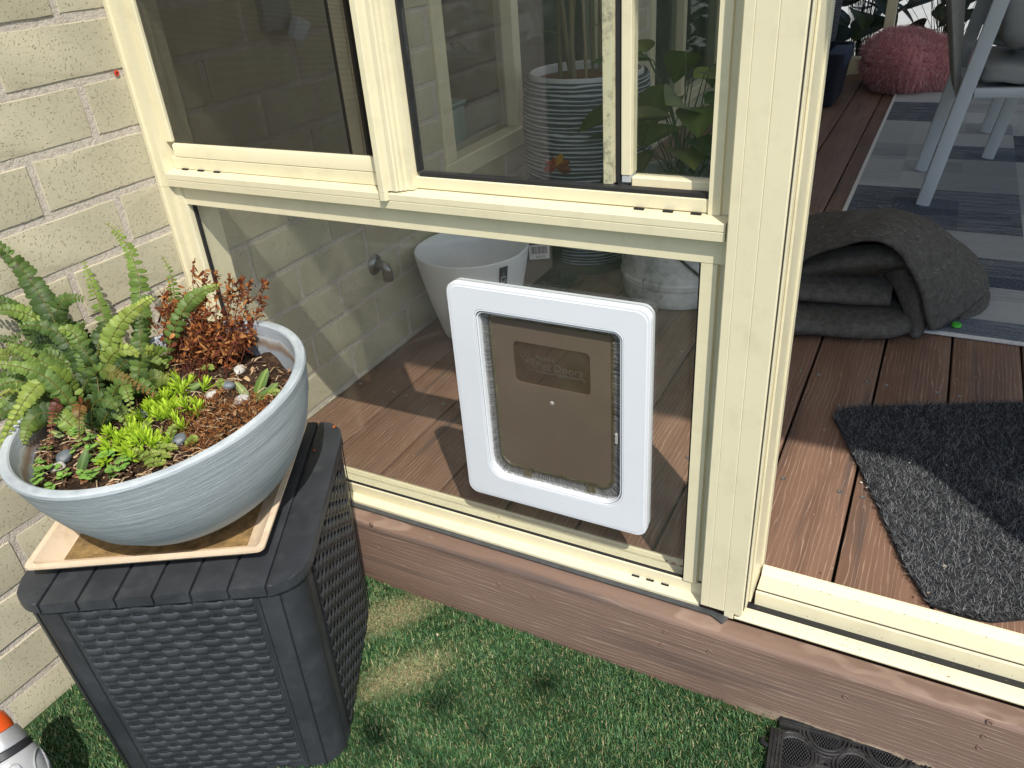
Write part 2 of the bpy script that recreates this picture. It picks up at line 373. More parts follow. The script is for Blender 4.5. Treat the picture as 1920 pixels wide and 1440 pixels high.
def brick_me(L, seed):
    """edges wander a little so no two bricks are the same"""
    rr = random.Random(seed); bm = bmesh.new(); nx = 9; H = 0.0375
    top = [(i/(nx-1)) for i in range(nx)]
    def jit(a): return rr.uniform(-a, a)
    fr = []; bk = []
    loop = [(-L/2 + L*u, -H + jit(.0009)) for u in top] + [(L/2 + jit(.0009), -H + 2*H*v) for v in (.33, .66)] + [(L/2 - L*u, H + jit(.0009)) for u in top] + [(-L/2 + jit(.0009), H - 2*H*v) for v in (.33, .66)]
    n = len(loop)
    rings = []
    for x, ins in ((-0.04, 0), (-0.0020, 0), (-0.0004, 0.0003), (0.0, 0.0011)):
        rings.append([bm.verts.new((x + (jit(.0003) if x > -0.03 else 0), y*(1-ins/(L/2)), z*(1-ins/H))) for y, z in loop])
    for i in range(len(rings)-1):
        for k in range(n): bm.faces.new((rings[i][k], rings[i][(k+1) % n], rings[i+1][(k+1) % n], rings[i+1][k]))
    bm.faces.new(rings[-1]); return finish(bm, 18)
BM = {}
def get_brick(L, s):
    k = (round(L, 3), s)
    if k not in BM: BM[k] = brick_me(L, s*7+int(L*1000))
    return BM[k]
JT, BP = 0.0125, 0.244
course = -2
for c in range(-2, 12):
    zc = Z0 + 0.0875*(c+0.5)
    off = 0.067 if (c % 2 == 0) else 0.067+BP/2      # joint centres
    y = off - BP*6
    while y < 2.5:
        a, b = y+JT/2, y+BP-JT/2; y += BP
        a = max(a, -1.59); b = min(b, 2.54)
        if b-a < 0.03: continue
        segs = [(a, b)]
        for (o0, o1, oz0, oz1) in OPEN[:1]:
            if oz0-0.02 < zc < oz1:
                segs = [s for s in ((a, min(b, o0)), (max(a, o1), b)) if s[1]-s[0] > 0.02] if (b > o0 and a < o1) else segs
        for (s0, s1) in segs:
            o = link('brick', get_brick(s1-s0, random.randrange(4)), BRICK); o.location = (random.uniform(-.0012, .0008), (s0+s1)/2, zc + random.uniform(-.0008, .0008))
            o.rotation_euler = (random.uniform(-.004, .004), 0, random.uniform(-.003, .003)); wchild(o)
# red wall plug in a joint
t_ = lathe_me([(0.0022, 0.0), (0.0042, 0.0), (0.0046, 0.0015), (0.0024, 0.002), (0.0022, -0.008)], 14, close=True)
P = on_y(218, 137, 0); Pw = CAM + ray(218, 137)*((0.0-CAM.x)/ray(218, 137).x)
tag(link('wall_plug', t_, plain('red_plastic', (0.55, 0.05, 0.02), 0.45)), 'small red plastic wall plug in the mortar joint', 'wall plug').location = Pw
bpy.data.objects['wall_plug'].rotation_euler = (0, math.radians(90), 0)

# house window and glazed door in the brick wall (seen through the sunroom glass)
def house_opening(name, y0, y1, z0, z1, mull, label, cat):
    e = tag(empty(name, (0, (y0+y1)/2, z0)), label, cat); off = Vector((0, (y0+y1)/2, z0))
    def c(o): o.parent = e; o.location = Vector(o.location)-off; return o
    fw = 0.055
    for nm, a, b, cc, d in (('frame_rail', y0, y1, z0, z0+fw), ('frame_rail', y0, y1, z1-fw, z1), ('frame_stile', y0, y0+fw, z0+fw, z1-fw), ('frame_stile', y1-fw, y1, z0+fw, z1-fw)):
        c(link(nm, box_me(-0.09, 0.008, a, b, cc, d, 0.003), CREAM))
    for my in mull:
        c(link('meeting_stile', box_me(-0.07, -0.005, my-0.022, my+0.022, z0+fw, z1-fw, 0.003), CREAM))
        c(link('gasket', box_me(-0.062, -0.02, my+0.022, my+0.03, z0+fw, z1-fw), BLACKRUB))
    c(link('window_pane', box_me(-0.048, -0.043, y0+fw, y1-fw, z0+fw, z1-fw), HOUSEGLASS))
    # dark room behind
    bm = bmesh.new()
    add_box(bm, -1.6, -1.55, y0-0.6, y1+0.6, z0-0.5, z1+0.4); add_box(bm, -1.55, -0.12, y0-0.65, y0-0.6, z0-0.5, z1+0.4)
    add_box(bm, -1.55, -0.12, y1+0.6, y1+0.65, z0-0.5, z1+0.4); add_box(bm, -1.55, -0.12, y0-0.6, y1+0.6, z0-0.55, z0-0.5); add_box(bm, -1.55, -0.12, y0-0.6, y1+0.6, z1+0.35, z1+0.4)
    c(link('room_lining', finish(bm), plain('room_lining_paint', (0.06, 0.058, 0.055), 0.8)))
    return e
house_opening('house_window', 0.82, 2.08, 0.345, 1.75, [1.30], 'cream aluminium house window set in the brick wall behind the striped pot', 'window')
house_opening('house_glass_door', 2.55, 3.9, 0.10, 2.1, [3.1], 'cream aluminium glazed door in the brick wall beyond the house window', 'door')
aq = tag(empty('storage_tub', (-0.16, 1.0, 0.40)), 'pale aqua box standing inside the house window', 'box')
AQ = plain('aqua_plastic', (0.42, 0.62, 0.62), 0.5)
box('tub_body', AQ, aq, -0.07, 0.07, -0.10, 0.10, 0.0, 0.10, 0.006, 2); box('tub_lid', AQ, aq, -0.075, 0.075, -0.105, 0.105, 0.102, 0.118, 0.005, 2)
tag(box('window_ledge', plain('ledge_white', (0.7, 0.69, 0.65), 0.5), None, -0.34, -0.092, 0.70, 2.2, 0.37, 0.398, 0.003), 'white ledge inside the house window under the aqua box', 'ledge')

# roof with overhang; its sheet is made translucent to brighten the room below
def roof_mat():
    t = NT('light_fill_roof'); df = t.n('ShaderNodeBsdfDiffuse'); df.inputs[0].default_value = (.7, .7, .68, 1); tr = t.n('ShaderNodeBsdfTranslucent'); tr.inputs[0].default_value = (.60, .57, .52, 1)
    mx = t.n('ShaderNodeMixShader'); mx.inputs[0].default_value = .30; t.l(df.outputs[0], mx.inputs[1]); t.l(tr.outputs[0], mx.inputs[2]); t.l(mx.outputs[0], t.out.inputs[0]); return t.m
ROOFM = roof_mat()
rv = [(0.0, -0.674, 2.30), (5.0, -0.674, 2.30), (5.0, 4.72, 2.30), (0.0, 4.72, 2.30)]
roof = tag(link('roof', pd(rv, [(0, 1, 2, 3)]), ROOFM), 'sunroom roof with front overhang, made translucent to fill the room with light', 'roof', kind='structure')
link('gutter', box_me(0.0, 5.0, -0.764, -0.675, 2.25, 2.35, .004), CREAM, roof)

# ================================================================== SUNROOM WINDOW
XR = 0.981     # right edge of the window unit (post starts)
win = tag(empty('sunroom_window', (XR/2, -0.05, 0)), 'cream aluminium window with fly screen above and the pet door pane below', 'window')
WO = Vector((XR/2, -0.05, 0))
def wc(o, parent=None):
    if parent is None: o.parent = win; o.location = Vector(o.location)-WO
    else: o.parent = parent
    return o
def wbox(name, x0, x1, y0, y1, z0, z1, bev=0.0008, mat=None, parent=None): return wc(link(name, box_me(x0, x1, y0, y1, z0, z1, bev, 1), mat or CREAM), parent)
# sill
wc(link('sill', extrude_x([(-0.0945, 0.0005), (-0.0945, 0.007), (-0.093, 0.0085), (-0.077, 0.0105), (-0.0765, 0.0305), (-0.0755, 0.032), (-0.0745, 0.032), (-0.0745, 0.012), (-0.0585, 0.012), (-0.0585, 0.0225), (-0.045, 0.0245), (-0.036, 0.0200), (-0.028, 0.0205), (-0.0255, 0.0225), (-0.0235, 0.0205), (-0.013, 0.013), (-0.013, 0.0005)], 0.026, XR-0.002), CREAM))
wc(link('gasket', extrude_x([(-0.0743, 0.013), (-0.0743, 0.0313), (-0.067, 0.0313), (-0.0605, 0.024), (-0.0605, 0.013)], 0.045, XR-0.035), BLACKRUB))
# mid rail (transom): lower bead, projecting lip with a groove, sloping top
wc(link('mid_rail', extrude_x([(-0.020, 0.566), (-0.078, 0.5735), (-0.0795, 0.5745), (-0.0795, 0.6085), (-0.0925, 0.6085), (-0.0930, 0.6195), (-0.0918, 0.6200), (-0.0918, 0.6208), (-0.0930, 0.6213), (-0.0930, 0.6300), (-0.0918, 0.6312), (-0.072, 0.6335), (-0.020, 0.6335)], 0.0265, XR-0.003), CREAM))
slot_me = box_me(-0.0065, 0.0065, -0.002, 0.002, -0.0012, 0.0016)
for (px, py) in [(342, 319.5), (371, 322.2), (401, 325), (1190, 399.3), (1245, 404), (1299, 408)]:
    P = on_z(px, py, 0.634); o = link('drain_slot', slot_me, DARK); o.location = (P.x, -0.0735, 0.6338); wc(o)
for (px, py) in [(1193, 1078), (1220, 1086), (1248, 1094)]:
    P = on_z(px, py, 0.010); o = link('drain_slot', slot_me, DARK); o.location = (P.x, -0.0785, 0.0098); wc(o)
# left jamb: stepped section against the bricks
jprof = [(0.0005, -0.0945), (0.008, -0.0955), (0.0095, -0.0915), (0.024, -0.0915), (0.0255, -0.083), (0.041, -0.0825), (0.043, -0.078), (0.043, -0.016), (0.0005, -0.016)]
wc(link('jamb', extrude_z(jprof, 0.0008, 0.606, 20), CREAM))
jprof2 = [(0.0005, -0.0945), (0.008, -0.0955), (0.0095, -0.0915), (0.024, -0.0915), (0.026, -0.083), (0.026, -0.016), (0.0005, -0.016)]
wc(link('jamb', extrude_z(jprof2, 0.6065, 2.05, 20), CREAM))
wbox('gasket', 0.0431, 0.0475, -0.070, -0.064, 0.034, 0.572, 0, BLACKRUB)
# right jamb with a recessed shadow step before the post
wc(link('jamb', extrude_z([(0.948, -0.0795), (0.9685, -0.0795), (0.9705, -0.0715), (0.9795, -0.0715), (0.9795, -0.016), (0.948, -0.016)], 0.033, 0.5735, 20), CREAM))
wc(link('jamb', extrude_z([(0.951, -0.0725), (0.9655, -0.0725), (0.967, -0.068), (0.9795, -0.068), (0.9795, -0.016), (0.951, -0.016)], 0.634, 2.05, 20), CREAM))
wbox('gasket', 0.9435, 0.9478, -0.070, -0.064, 0.034, 0.572, 0, BLACKRUB)
# lower pane
LP = wbox('lower_pane', 0.0435, 0.9475, -0.0665, -0.0615, 0.0318, 0.572, 0, GLASS)
# head of the unit, high above
wbox('head', 0.0265, XR-0.003, -0.0945, -0.016, 2.05, 2.12)
# upper right: fixed-looking sash with rail, pane, mullion
wbox('sash_rail', 0.511, 0.9505, -0.0690, -0.045, 0.6345, 0.6515, 0.001)
wbox('gasket', 0.5305, 0.9505, -0.0665, -0.052, 0.6516, 0.6565, 0, BLACKRUB)
wbox('gasket', 0.5265, 0.5300, -0.0665, -0.052, 0.6575, 2.05, 0, BLACKRUB)
wbox('upper_pane', 0.5301, 0.8245, -0.0605, -0.0555, 0.657, 2.05, 0, CLEAN)
# overlapping stiles at right: mildewed edge, black gap, clean sash stile
wbox('sash_stile', 0.8085, 0.8215, -0.0555, -0.031, 0.6570, 2.05, 0.0008, CREAM_DIRTY)
wbox('gasket', 0.8225, 0.8275, -0.046, -0.020, 0.6570, 2.05, 0, BLACKRUB)
wbox('sash_stile', 0.8285, 0.8415, -0.044, -0.020, 0.6665, 2.05, 0.0008)
wbox('sash_foot', 0.8290, 0.8410, -0.043, -0.021, 0.6570, 0.6660, 0.0008, plain('grey_nylon', (0.4, 0.42, 0.43), 0.5))
wbox('inner_rail', 0.8420, 0.9505, -0.042, -0.022, 0.6345, 0.6645, 0.0012)
wbox('upper_pane', 0.8418, 0.9508, -0.034, -0.029, 0.666, 2.05, 0, CLEAN)
# mullion: projecting moulded cover with a tail over the sill
mp = [(0.4775, -0.058), (0.4775, -0.098), (0.4785, -0.0995), (0.487, -0.0995), (0.4885, -0.098), (0.4905, -0.092), (0.496, -0.0895), (0.498, -0.0915), (0.5035, -0.0915), (0.505, -0.0885), (0.5085, -0.0885), (0.510, -0.084), (0.5145, -0.084), (0.516, -0.079), (0.5255, -0.0785), (0.5262, -0.058)]
wc(link('mullion', extrude_z(mp, 0.6345, 2.05, 15), CREAM))
wc(link('mullion_tail', extrude_z([(0.4777, -0.0935), (0.4777, -0.0982), (0.4785, -0.0993), (0.487, -0.0993), (0.4884, -0.098), (0.4905, -0.0935)], 0.6215, 0.6344, 15), CREAM))
# upper left: sliding sash rail, fly screen frame with rounded top edge and mesh
wbox('sash_rail', 0.027, 0.4765, -0.0715, -0.045, 0.6340, 0.6535, 0.001)
fs = wc(link('flyscreen_frame', extrude_x([(-0.0715, 0.6545), (-0.0715, 0.672), (-0.0695, 0.6755), (-0.065, 0.677), (-0.061, 0.6755), (-0.061, 0.6545)], 0.037, 0.4765, 30), CREAM))
wbox('flyscreen_stile', 0.0262, 0.0410, -0.0735, -0.061, 0.6780, 2.05, 0.002); wbox('flyscreen_stile', 0.4640, 0.4772, -0.0715, -0.061, 0.678, 2.05, 0.002)
def screen_mat():
    t = NT('fly_screen_mesh'); sep = t.n('ShaderNodeSeparateXYZ'); t.l(t.tc.outputs['Object'], sep.inputs[0])
    def wire(s): return t.math('GREATER_THAN', t.math('SINE', t.math('MULTIPLY', s, 2*math.pi/0.0016)), 0.72)
    f = t.math('MAXIMUM', wire(sep.outputs[0]), wire(sep.outputs[2]))
    tr = t.n('ShaderNodeBsdfTransparent'); df = t.n('ShaderNodeBsdfDiffuse'); df.inputs[0].default_value = (0.028, 0.024, 0.019, 1)
    mx = t.n('ShaderNodeMixShader'); t.l(f, mx.inputs[0]); t.l(tr.outputs[0], mx.inputs[1]); t.l(df.outputs[0], mx.inputs[2]); t.l(mx.outputs[0], t.out.inputs[0]); return t.m
wbox('flyscreen_mesh', 0.0405, 0.4645, -0.0672, -0.0668, 0.675, 2.05, 0, screen_mat())
# sliding sash behind the screen: pane, stile and its dark gaskets
wbox('upper_pane', 0.031, 0.4330, -0.0495, -0.0445, 0.654, 2.05, 0, CLEAN)
for nm, xa, xb, ya, yb, mt in (('sash_stile', 0.0262, 0.0305, -0.055, -0.040, CREAM), ('gasket', 0.3985, 0.4055, -0.053, -0.043, BLACKRUB), ('sash_stile', 0.4060, 0.4275, -0.055, -0.038, CREAM), ('gasket', 0.4280, 0.4400, -0.050, -0.034, BLACKRUB)):
    wbox(nm, xa, xb, ya, yb, 0.655, 2.05, 0, mt)
# flashing strip lying on the fascia along the sill, its end peeled out past the post
bm = bmesh.new()
vs = [(0.02, -0.0955, 0.0030), (0.02, -0.1055, 0.0030), (1.0, -0.1055, 0.0036), (1.022, -0.1165, 0.0045), (1.028, -0.1010, 0.0040), (1.0, -0.0957, 0.0032)]
lo = [bm.verts.new((x, y, z-0.0016)) for x, y, z in vs]; hi = [bm.verts.new(v) for v in vs]
for k in range(6): bm.faces.new((lo[k], lo[(k+1) % 6], hi[(k+1) % 6], hi[k]))
bm.faces.new(hi); bm.faces.new(lo[::-1])
tag(link('flashing_strip', finish(bm), STRIP), 'thin charcoal flashing strip lying along the foot of the window sill', 'strip')

# ================================================================== POST, THRESHOLD, SLIDING DOOR
post = tag(empty('frame_post', (1.013, -0.06, 0.012)), 'wide grooved cream aluminium post between the window and the open doorway', 'post')
def pc(o, off=(1.013, -0.06, 0.012), par=None): o.parent = par or post; o.location = Vector(o.location)-Vector(off); return o
g = 0.0011
pp = [(0.9815, -0.02), (0.9815, -0.0985), (0.983, -0.1), (0.9935, -0.1), (0.9943, -0.1-g*-0.6), (0.9951, -0.1), (1.0180, -0.1), (1.0189, -0.1+0.0007), (1.0198, -0.1), (1.0455, -0.1), (1.047, -0.0985), (1.047, -0.02)]
pc(link('post_cover', extrude_z(pp, 0.0135, 2.12, 12), CREAM))
pc(link('post_foot', box_me(1.0195, 1.034, -0.0998, -0.075, 0.0015, 0.0132, 0.0006), CREAM))
for (xa, xb, ya, yb) in ((1.0472, 1.0500, -0.088, -0.016), (1.0502, 1.0535, -0.072, -0.004), (1.0502, 1.0560, -0.0035, 0.018)):
    pc(link('door_stop', box_me(xa, xb, ya, yb, 0.020, 2.12, 0.0008), CREAM))
pc(link('seal_strip', box_me(1.0473, 1.0479, -0.0945, -0.0885, 0.02, 2.12), BLACKRUB))
XE = 3.3
thr = tag(empty('door_threshold', (2.1, -0.04, 0)), 'ribbed cream aluminium door track across the open doorway', 'door track')
def tc_(o): o.parent = thr; o.location = Vector(o.location)-Vector((2.1, -0.04, 0)); return o
tp = [(-0.0965, 0.0006), (-0.0965, 0.0030), (-0.095, 0.0045), (-0.0885, 0.0062), (-0.0878, 0.0050), (-0.0868, 0.0062), (-0.0835, 0.0066), (-0.0828, 0.0054), (-0.0818, 0.0066), (-0.0728, 0.0070), (-0.0722, 0.0006)]
tc_(link('outer_track', extrude_x(tp, 1.0352, XE), CREAM))
tc_(link('track_gap', extrude_x([(-0.0720, 0.0006), (-0.0720, 0.0052), (-0.0585, 0.0052), (-0.0585, 0.0006)], 1.0352, XE), BLACKRUB))
tc_(link('track_rail', extrude_x([(-0.0583, 0.0008), (-0.0583, 0.0300), (-0.0572, 0.0318), (-0.0550, 0.0318), (-0.0545, 0.0308), (-0.0545, 0.0008)], 1.0575, XE), CREAM))
tc_(link('track_gap', extrude_x([(-0.0543, 0.001), (-0.0543, 0.0296), (-0.0492, 0.0286), (-0.0492, 0.001)], 1.0575, XE), BLACKRUB))
ribs = [(-0.0490, 0.0008), (-0.0490, 0.0295)]
y = -0.0485
for k in range(7): ribs += [(y, 0.0305), (y+0.0026, 0.0305), (y+0.0030, 0.0294), (y+0.0040, 0.0294)]; y += 0.0044
ribs += [(-0.0175, 0.0305), (-0.0085, 0.0400), (-0.0070, 0.0415), (-0.0040, 0.0418), (-0.0030, 0.0405), (-0.0020, 0.0008)]
tc_(link('ribbed_sill', extrude_x(ribs, 1.0575, XE), CREAM))
sdr = tag(empty('sliding_door', (2.3, -0.055, 0.02)), 'cream framed sliding screen door standing closed at the far side of the doorway', 'door')
def sc(o): o.parent = sdr; o.location = Vector(o.location)-Vector((2.3, -0.055, 0.02)); return o
for nm, a, b, c, d in (('stile', 1.735, 1.815, 0.03, 2.1), ('stile', 2.70, 2.78, 0.03, 2.1), ('rail', 1.8155, 2.6995, 0.03, 0.13), ('rail', 1.8155, 2.6995, 2.02, 2.1)): sc(link(nm, box_me(a, b, -0.075, -0.045, c, d, 0.002), CREAM))
sc(link('screen', box_me(1.8157, 2.6993, -0.061, -0.0606, 0.1305, 2.0195), bpy.data.materials['fly_screen_mesh']))
tc_(link('head_rail', box_me(1.048, XE, -0.095, 0.012, 2.121, 2.19, 0.002), CREAM))
SW = plain('cream_cladding', (0.66, 0.62, 0.50), 0.6)
tag(box('front_wall', SW, None, 0.0, 4.2, -0.09, 0.0, 2.195, 2.298), 'cream fascia panel above the window and door', 'wall')
# right glazed wall of the sunroom and back windows
def glazed_wall(name, along, fixed, a0, a1, posts, label, sill=0.10):
    if along == 'x': e = empty(name, ((a0+a1)/2, fixed, 0)); off = Vector(((a0+a1)/2, fixed, 0))
    else: e = empty(name, (fixed, (a0+a1)/2, 0)); off = Vector((fixed, (a0+a1)/2, 0))
    tag(e, label, 'window wall')
    def bx(nm, u0, u1, v0, v1, z0, z1, mt):
        me = box_me(u0, u1, fixed+v0, fixed+v1, z0, z1, 0.002) if along == 'x' else box_me(fixed+v0, fixed+v1, u0, u1, z0, z1, 0.002)
        o = link(nm, me, mt, e); o.location = -off
    bx('bottom_rail', a0, a1, -0.04, 0.04, 0.001, sill, CREAM); bx('top_rail', a0, a1, -0.04, 0.04, 2.2, 2.299, CREAM)
    for p in posts: bx('post', p-0.028, p+0.028, -0.035, 0.035, sill+0.001, 2.199, CREAM)
    ps = sorted(posts)
    for p, q in zip(ps[:-1], ps[1:]): bx('window_pane', p+0.0285, q-0.0285, -0.003, 0.003, sill+0.002, 2.198, GLASS)
XP = on_y(1668, 40, 4.60).x
glazed_wall('back_window_wall', 'x', 4.62, 0.003, 4.16, [0.035, XP-0.95, XP, XP+0.95, XP+1.9, 4.13], 'cream framed glass wall at the back of the sunroom')
glazed_wall('side_window_wall', 'y', 4.16, 0.02, 4.57, [0.05, 1.15, 2.3, 3.4, 4.54], 'cream framed glass wall on the far side of the sunroom')

# ================================================================== PET DOOR
pet = tag(empty('pet_door', (0.730, -0.0665, 0.113)), 'white framed pet door with smoky brown flap set in the lower glass pane', 'pet door')
PO = Vector((0.730, -0.0665, 0.113))
def pch(o, par=None): o.parent = par or pet; o.location = Vector(o.location)-(PO if par is None else Vector((0, 0, 0))); return o
px0, px1, pz0, pz1 = 0.5595, 0.8840, 0.0985, 0.4970
out = rrect(px0, px1, pz0, pz1, 0.017, 8); inn = rrect(px0+0.0480, px1-0.0405, pz0+0.0470, pz1-0.0400, [0.034, 0.014, 0.014, 0.034], 8)
pch(link('front_frame', ring_me(out, inn, [(0, -0.0672), (0, -0.0765), (0.020, -0.0780), (0.100, -0.0782), (0.115, -0.0790), (0.935, -0.0791), (0.95, -0.0778), (0.965, -0.0791), (0.99, -0.0791), (1.0, -0.0784), (1.0, -0.0672)], 12), WHITEPL))
out2 = rrect(px0+.001, px1-.001, pz0+.001, pz1-.001, 0.017, 8)
pch(link('rear_frame', ring_me(out2, inn, [(0, -0.0608), (0, -0.0555), (0.06, -0.052), (1.0, -0.052), (1.0, -0.0608)], 25), WHITEPL))
# tunnel lining between the frames, then brush, then flap
ti = rrect(px0+0.0495, px1-0.0420, pz0+0.0485, pz1-0.0415, [0.033, 0.013, 0.013, 0.033], 8)
tinn = rrect(px0+0.0515, px1-0.0440, pz0+0.0505, pz1-0.0435, [0.030, 0.011, 0.011, 0.030], 8)
pch(link('tunnel', ring_me(ti, tinn, [(0, -0.0780), (0, -0.048), (1, -0.048), (1, -0.0772)], 25), WHITEPL))
bo = rrect(px0+0.0518, px1-0.0443, pz0+0.0508, pz1-0.0438, [0.030, 0.011, 0.011, 0.030], 10)
fl = rrect(px0+0.0640, px1-0.0570, pz0+0.0680, pz1-0.0500, [0.024, 0.004, 0.004, 0.024], 10)
b = MB(); n = len(bo)
for i in range(n):
    p, q = bo[i], bo[(i+1) % n]; r, s_ = fl[i], fl[(i+1) % n]
    L = math.hypot(q[0]-p[0], q[1]-p[1]); cnt = max(3, int(L/0.00055))
    for k in range(cnt):
        u = (k+random.random())/cnt; lean = random.gauss(0, 0.0012)
        A = (p[0]+(q[0]-p[0])*u, p[1]+(q[1]-p[1])*u); B = (r[0]+(s_[0]-r[0])*u, r[1]+(s_[1]-r[1])*u)
        f = random.uniform(0.82, 1.04); B = (A[0]+(B[0]-A[0])*f+lean, A[1]+(B[1]-A[1])*f+lean)
        dx, dz = B[1]-A[1], A[0]-B[0]; dl = math.hypot(dx, dz) or 1; w_ = 0.00022; dx, dz = dx/dl*w_, dz/dl*w_
        y0 = -0.066+random.uniform(-.004, .001); c = random.choice([(.30, .29, .27), (.20, .19, .18), (.42, .41, .39), (.13, .125, .12)])
        b.add([(A[0]-dx, y0, A[1]-dz), (A[0]+dx, y0, A[1]+dz), (B[0]+dx*.6, y0-.001, B[1]+dz*.6), (B[0]-dx*.6, y0-.001, B[1]-dz*.6)], [(0, 1, 2, 3)], c)
o = b.build('brush_seal', vcol('brush_bristle', 0.8)); o['kind'] = 'stuff'; pch(o)
pch(link('seal_backing', ring_me(bo, fl, [(0, -0.062), (0, -0.058), (1, -0.058), (1, -0.062)], 25), plain('seal_base', (0.08, 0.078, 0.075), 0.9)))
def flap_mat():
    t = NT('smoky_flap'); v = t.vec()
    col = t.ramp(t.noise(v, 5, 4), [(0.3, (0.175, 0.126, 0.090)), (0.7, (0.220, 0.162, 0.118))])
    p = t.pbr(col, 0.22, 0, t.bump(t.noise(v, 14, 3), 0.0012, 0.5), 0.5, link=False)
    tr = t.n('ShaderNodeBsdfTranslucent'); t.l(t.mix(0.0, (0.26, 0.19, 0.14), (0, 0, 0)), tr.inputs[0])
    mx = t.n('ShaderNodeMixShader'); mx.inputs[0].default_value = 0.35; t.l(p, mx.inputs[1]); t.l(tr.outputs[0], mx.inputs[2]); t.l(mx.outputs[0], t.out.inputs[0]); return t.m
fi = rrect(px0+0.0690, px1-0.0610, pz0+0.0735, pz1-0.0540, [0.021, 0.003, 0.003, 0.021], 10)
FLAP = flap_mat(); CLEARP = glass_mat('clear_plastic_rim', (0.72, 0.68, 0.55), 0.25, 1.0, (0.45, 0.40, 0.28))
flap = pch(link('flap', None)) if False else None
# clear logo window left open in the flap panel
lw = [(0.657, 0.3765), (0.7655, 0.3765), (0.7655, 0.4300), (0.657, 0.4300)]
def lw_loop(x0, x1, z0, z1, r): return rrect(x0, x1, z0, z1, r, 10)
LWo = lw_loop(0.6620, 0.7890, 0.3360, 0.4080, 0.008)
flap = pch(link('flap', ring_me(fi, LWo, [(0, -0.0660), (1, -0.0660), (1, -0.0630), (0, -0.0630)], 25), FLAP))
def sub(o): o.parent = flap; o.location = Vector(o.location); return o
sub(link('flap_rim', ring_me(fl, fi, [(0, -0.0655), (0.3, -0.0685), (0.75, -0.0685), (1, -0.0662), (1, -0.0625), (0, -0.0625)], 25), CLEARP))
SMOKE = glass_mat('smoky_clear_plastic', (0.80, 0.72, 0.62), 0.10, 1.0, (0.34, 0.26, 0.19))
bm = bmesh.new(); vsf = [bm.verts.new((x, -0.0650, z)) for x, z in LWo]; vsb = [bm.verts.new((x, -0.0638, z)) for x, z in LWo]
bm.faces.new(vsf); bm.faces.new(vsb[::-1])
sub(link('logo_window', finish(bm), SMOKE))
LOGO = plain('embossed_logo', (0.085, 0.068, 0.053), 0.3)
def put_text(txt, size, x, z):
    me = text_me(txt, size, 0.0004); o = link('lettering', me, LOGO); o.rotation_euler = (math.radians(90), 0, 0); o.location = (x, -0.0655, z); sub(o)
put_text('Aussie', 0.0125, 0.6980, 0.3815); put_text('Pet Doors', 0.0185, 0.6990, 0.3655); put_text('& INNOVATIVE PRODUCTS', 0.0066, 0.6990, 0.3580)
b = MB()     # paw-like outline emblem left of the words
for (cx, cz, r) in ((0.6905, 0.3665, 0.0064), (0.6815, 0.3745, 0.0032), (0.6870, 0.3790, 0.0032), (0.6940, 0.3775, 0.0032), (0.6770, 0.3860, 0.0040), (0.6860, 0.3880, 0.0036)):
    b.tube([(cx+r*math.cos(a), -0.0654, cz+r*math.sin(a)) for a in np.linspace(0, 2*math.pi, 13)], 0.0004, 4)
sub(link('emblem', b.mesh(), LOGO))
# bottom rim clips and a pale glossy button added to give the sun glint
for cx in (0.6735, 0.7875):
    sub(link('flap_clip', box_me(cx-0.0085, cx+0.0085, -0.0705, -0.0672, pz0+0.0560, pz0+0.0690, 0.001), CLEARP))
sub(link('catch', box_me(px1-0.0550, px1-0.0500, -0.0715, -0.067, 0.262, 0.281, 0.001), plain('catch_grey', (0.35, 0.34, 0.31), 0.4)))
P = on_y(1035, 756, -0.066); dm = lathe_me([(0.0001, 0.0012), (0.0016, 0.0010), (0.0030, 0.0005), (0.0038, 0)], 20); o = link('glint_button', dm, plain('glint_gloss', (0.35, 0.32, 0.28), 0.05, spec=1.0)); o.location = P; o.rotation_euler = (math.radians(90), 0, 0); sub(o)

# ================================================================== STORAGE BOX, TRAY, BOWL
BOXA = math.atan2(0.49, 0.87); BC = Vector((0.303, -0.417, -0.148))
BOXM = plain('black_resin', (0.030, 0.033, 0.038), 0.48, 0.25, 14, 0.0002, 700, spec=0.4, dirt=((0.10, 0.105, 0.11), 0.30, 30))
bx = tag(empty('storage_box', BC, BOXA), 'black rattan look resin storage box with slatted lid on the turf', 'storage box')
HB, HT, TOP = 0.175, 0.187, 0.381
def loft(r0, r1, z0, z1, mat, name, par, rad=0.045, nseg=7, hollow=False):
    A = rrect(-r0, r0, -r0, r0, rad, nseg); B = rrect(-r1, r1, -r1, r1, rad, nseg); n = len(A); bm = bmesh.new()
    a = [bm.verts.new((x, y, z0)) for x, y in A]; b_ = [bm.verts.new((x, y, z1)) for x, y in B]
    for k in range(n): bm.faces.new((a[k], a[(k+1) % n], b_[(k+1) % n], b_[k]))
    bm.faces.new(a[::-1]); bm.faces.new(b_); return link(name, finish(bm, 40), mat, par)
loft(HB, HT, 0, TOP, BOXM, 'box_body', bx)
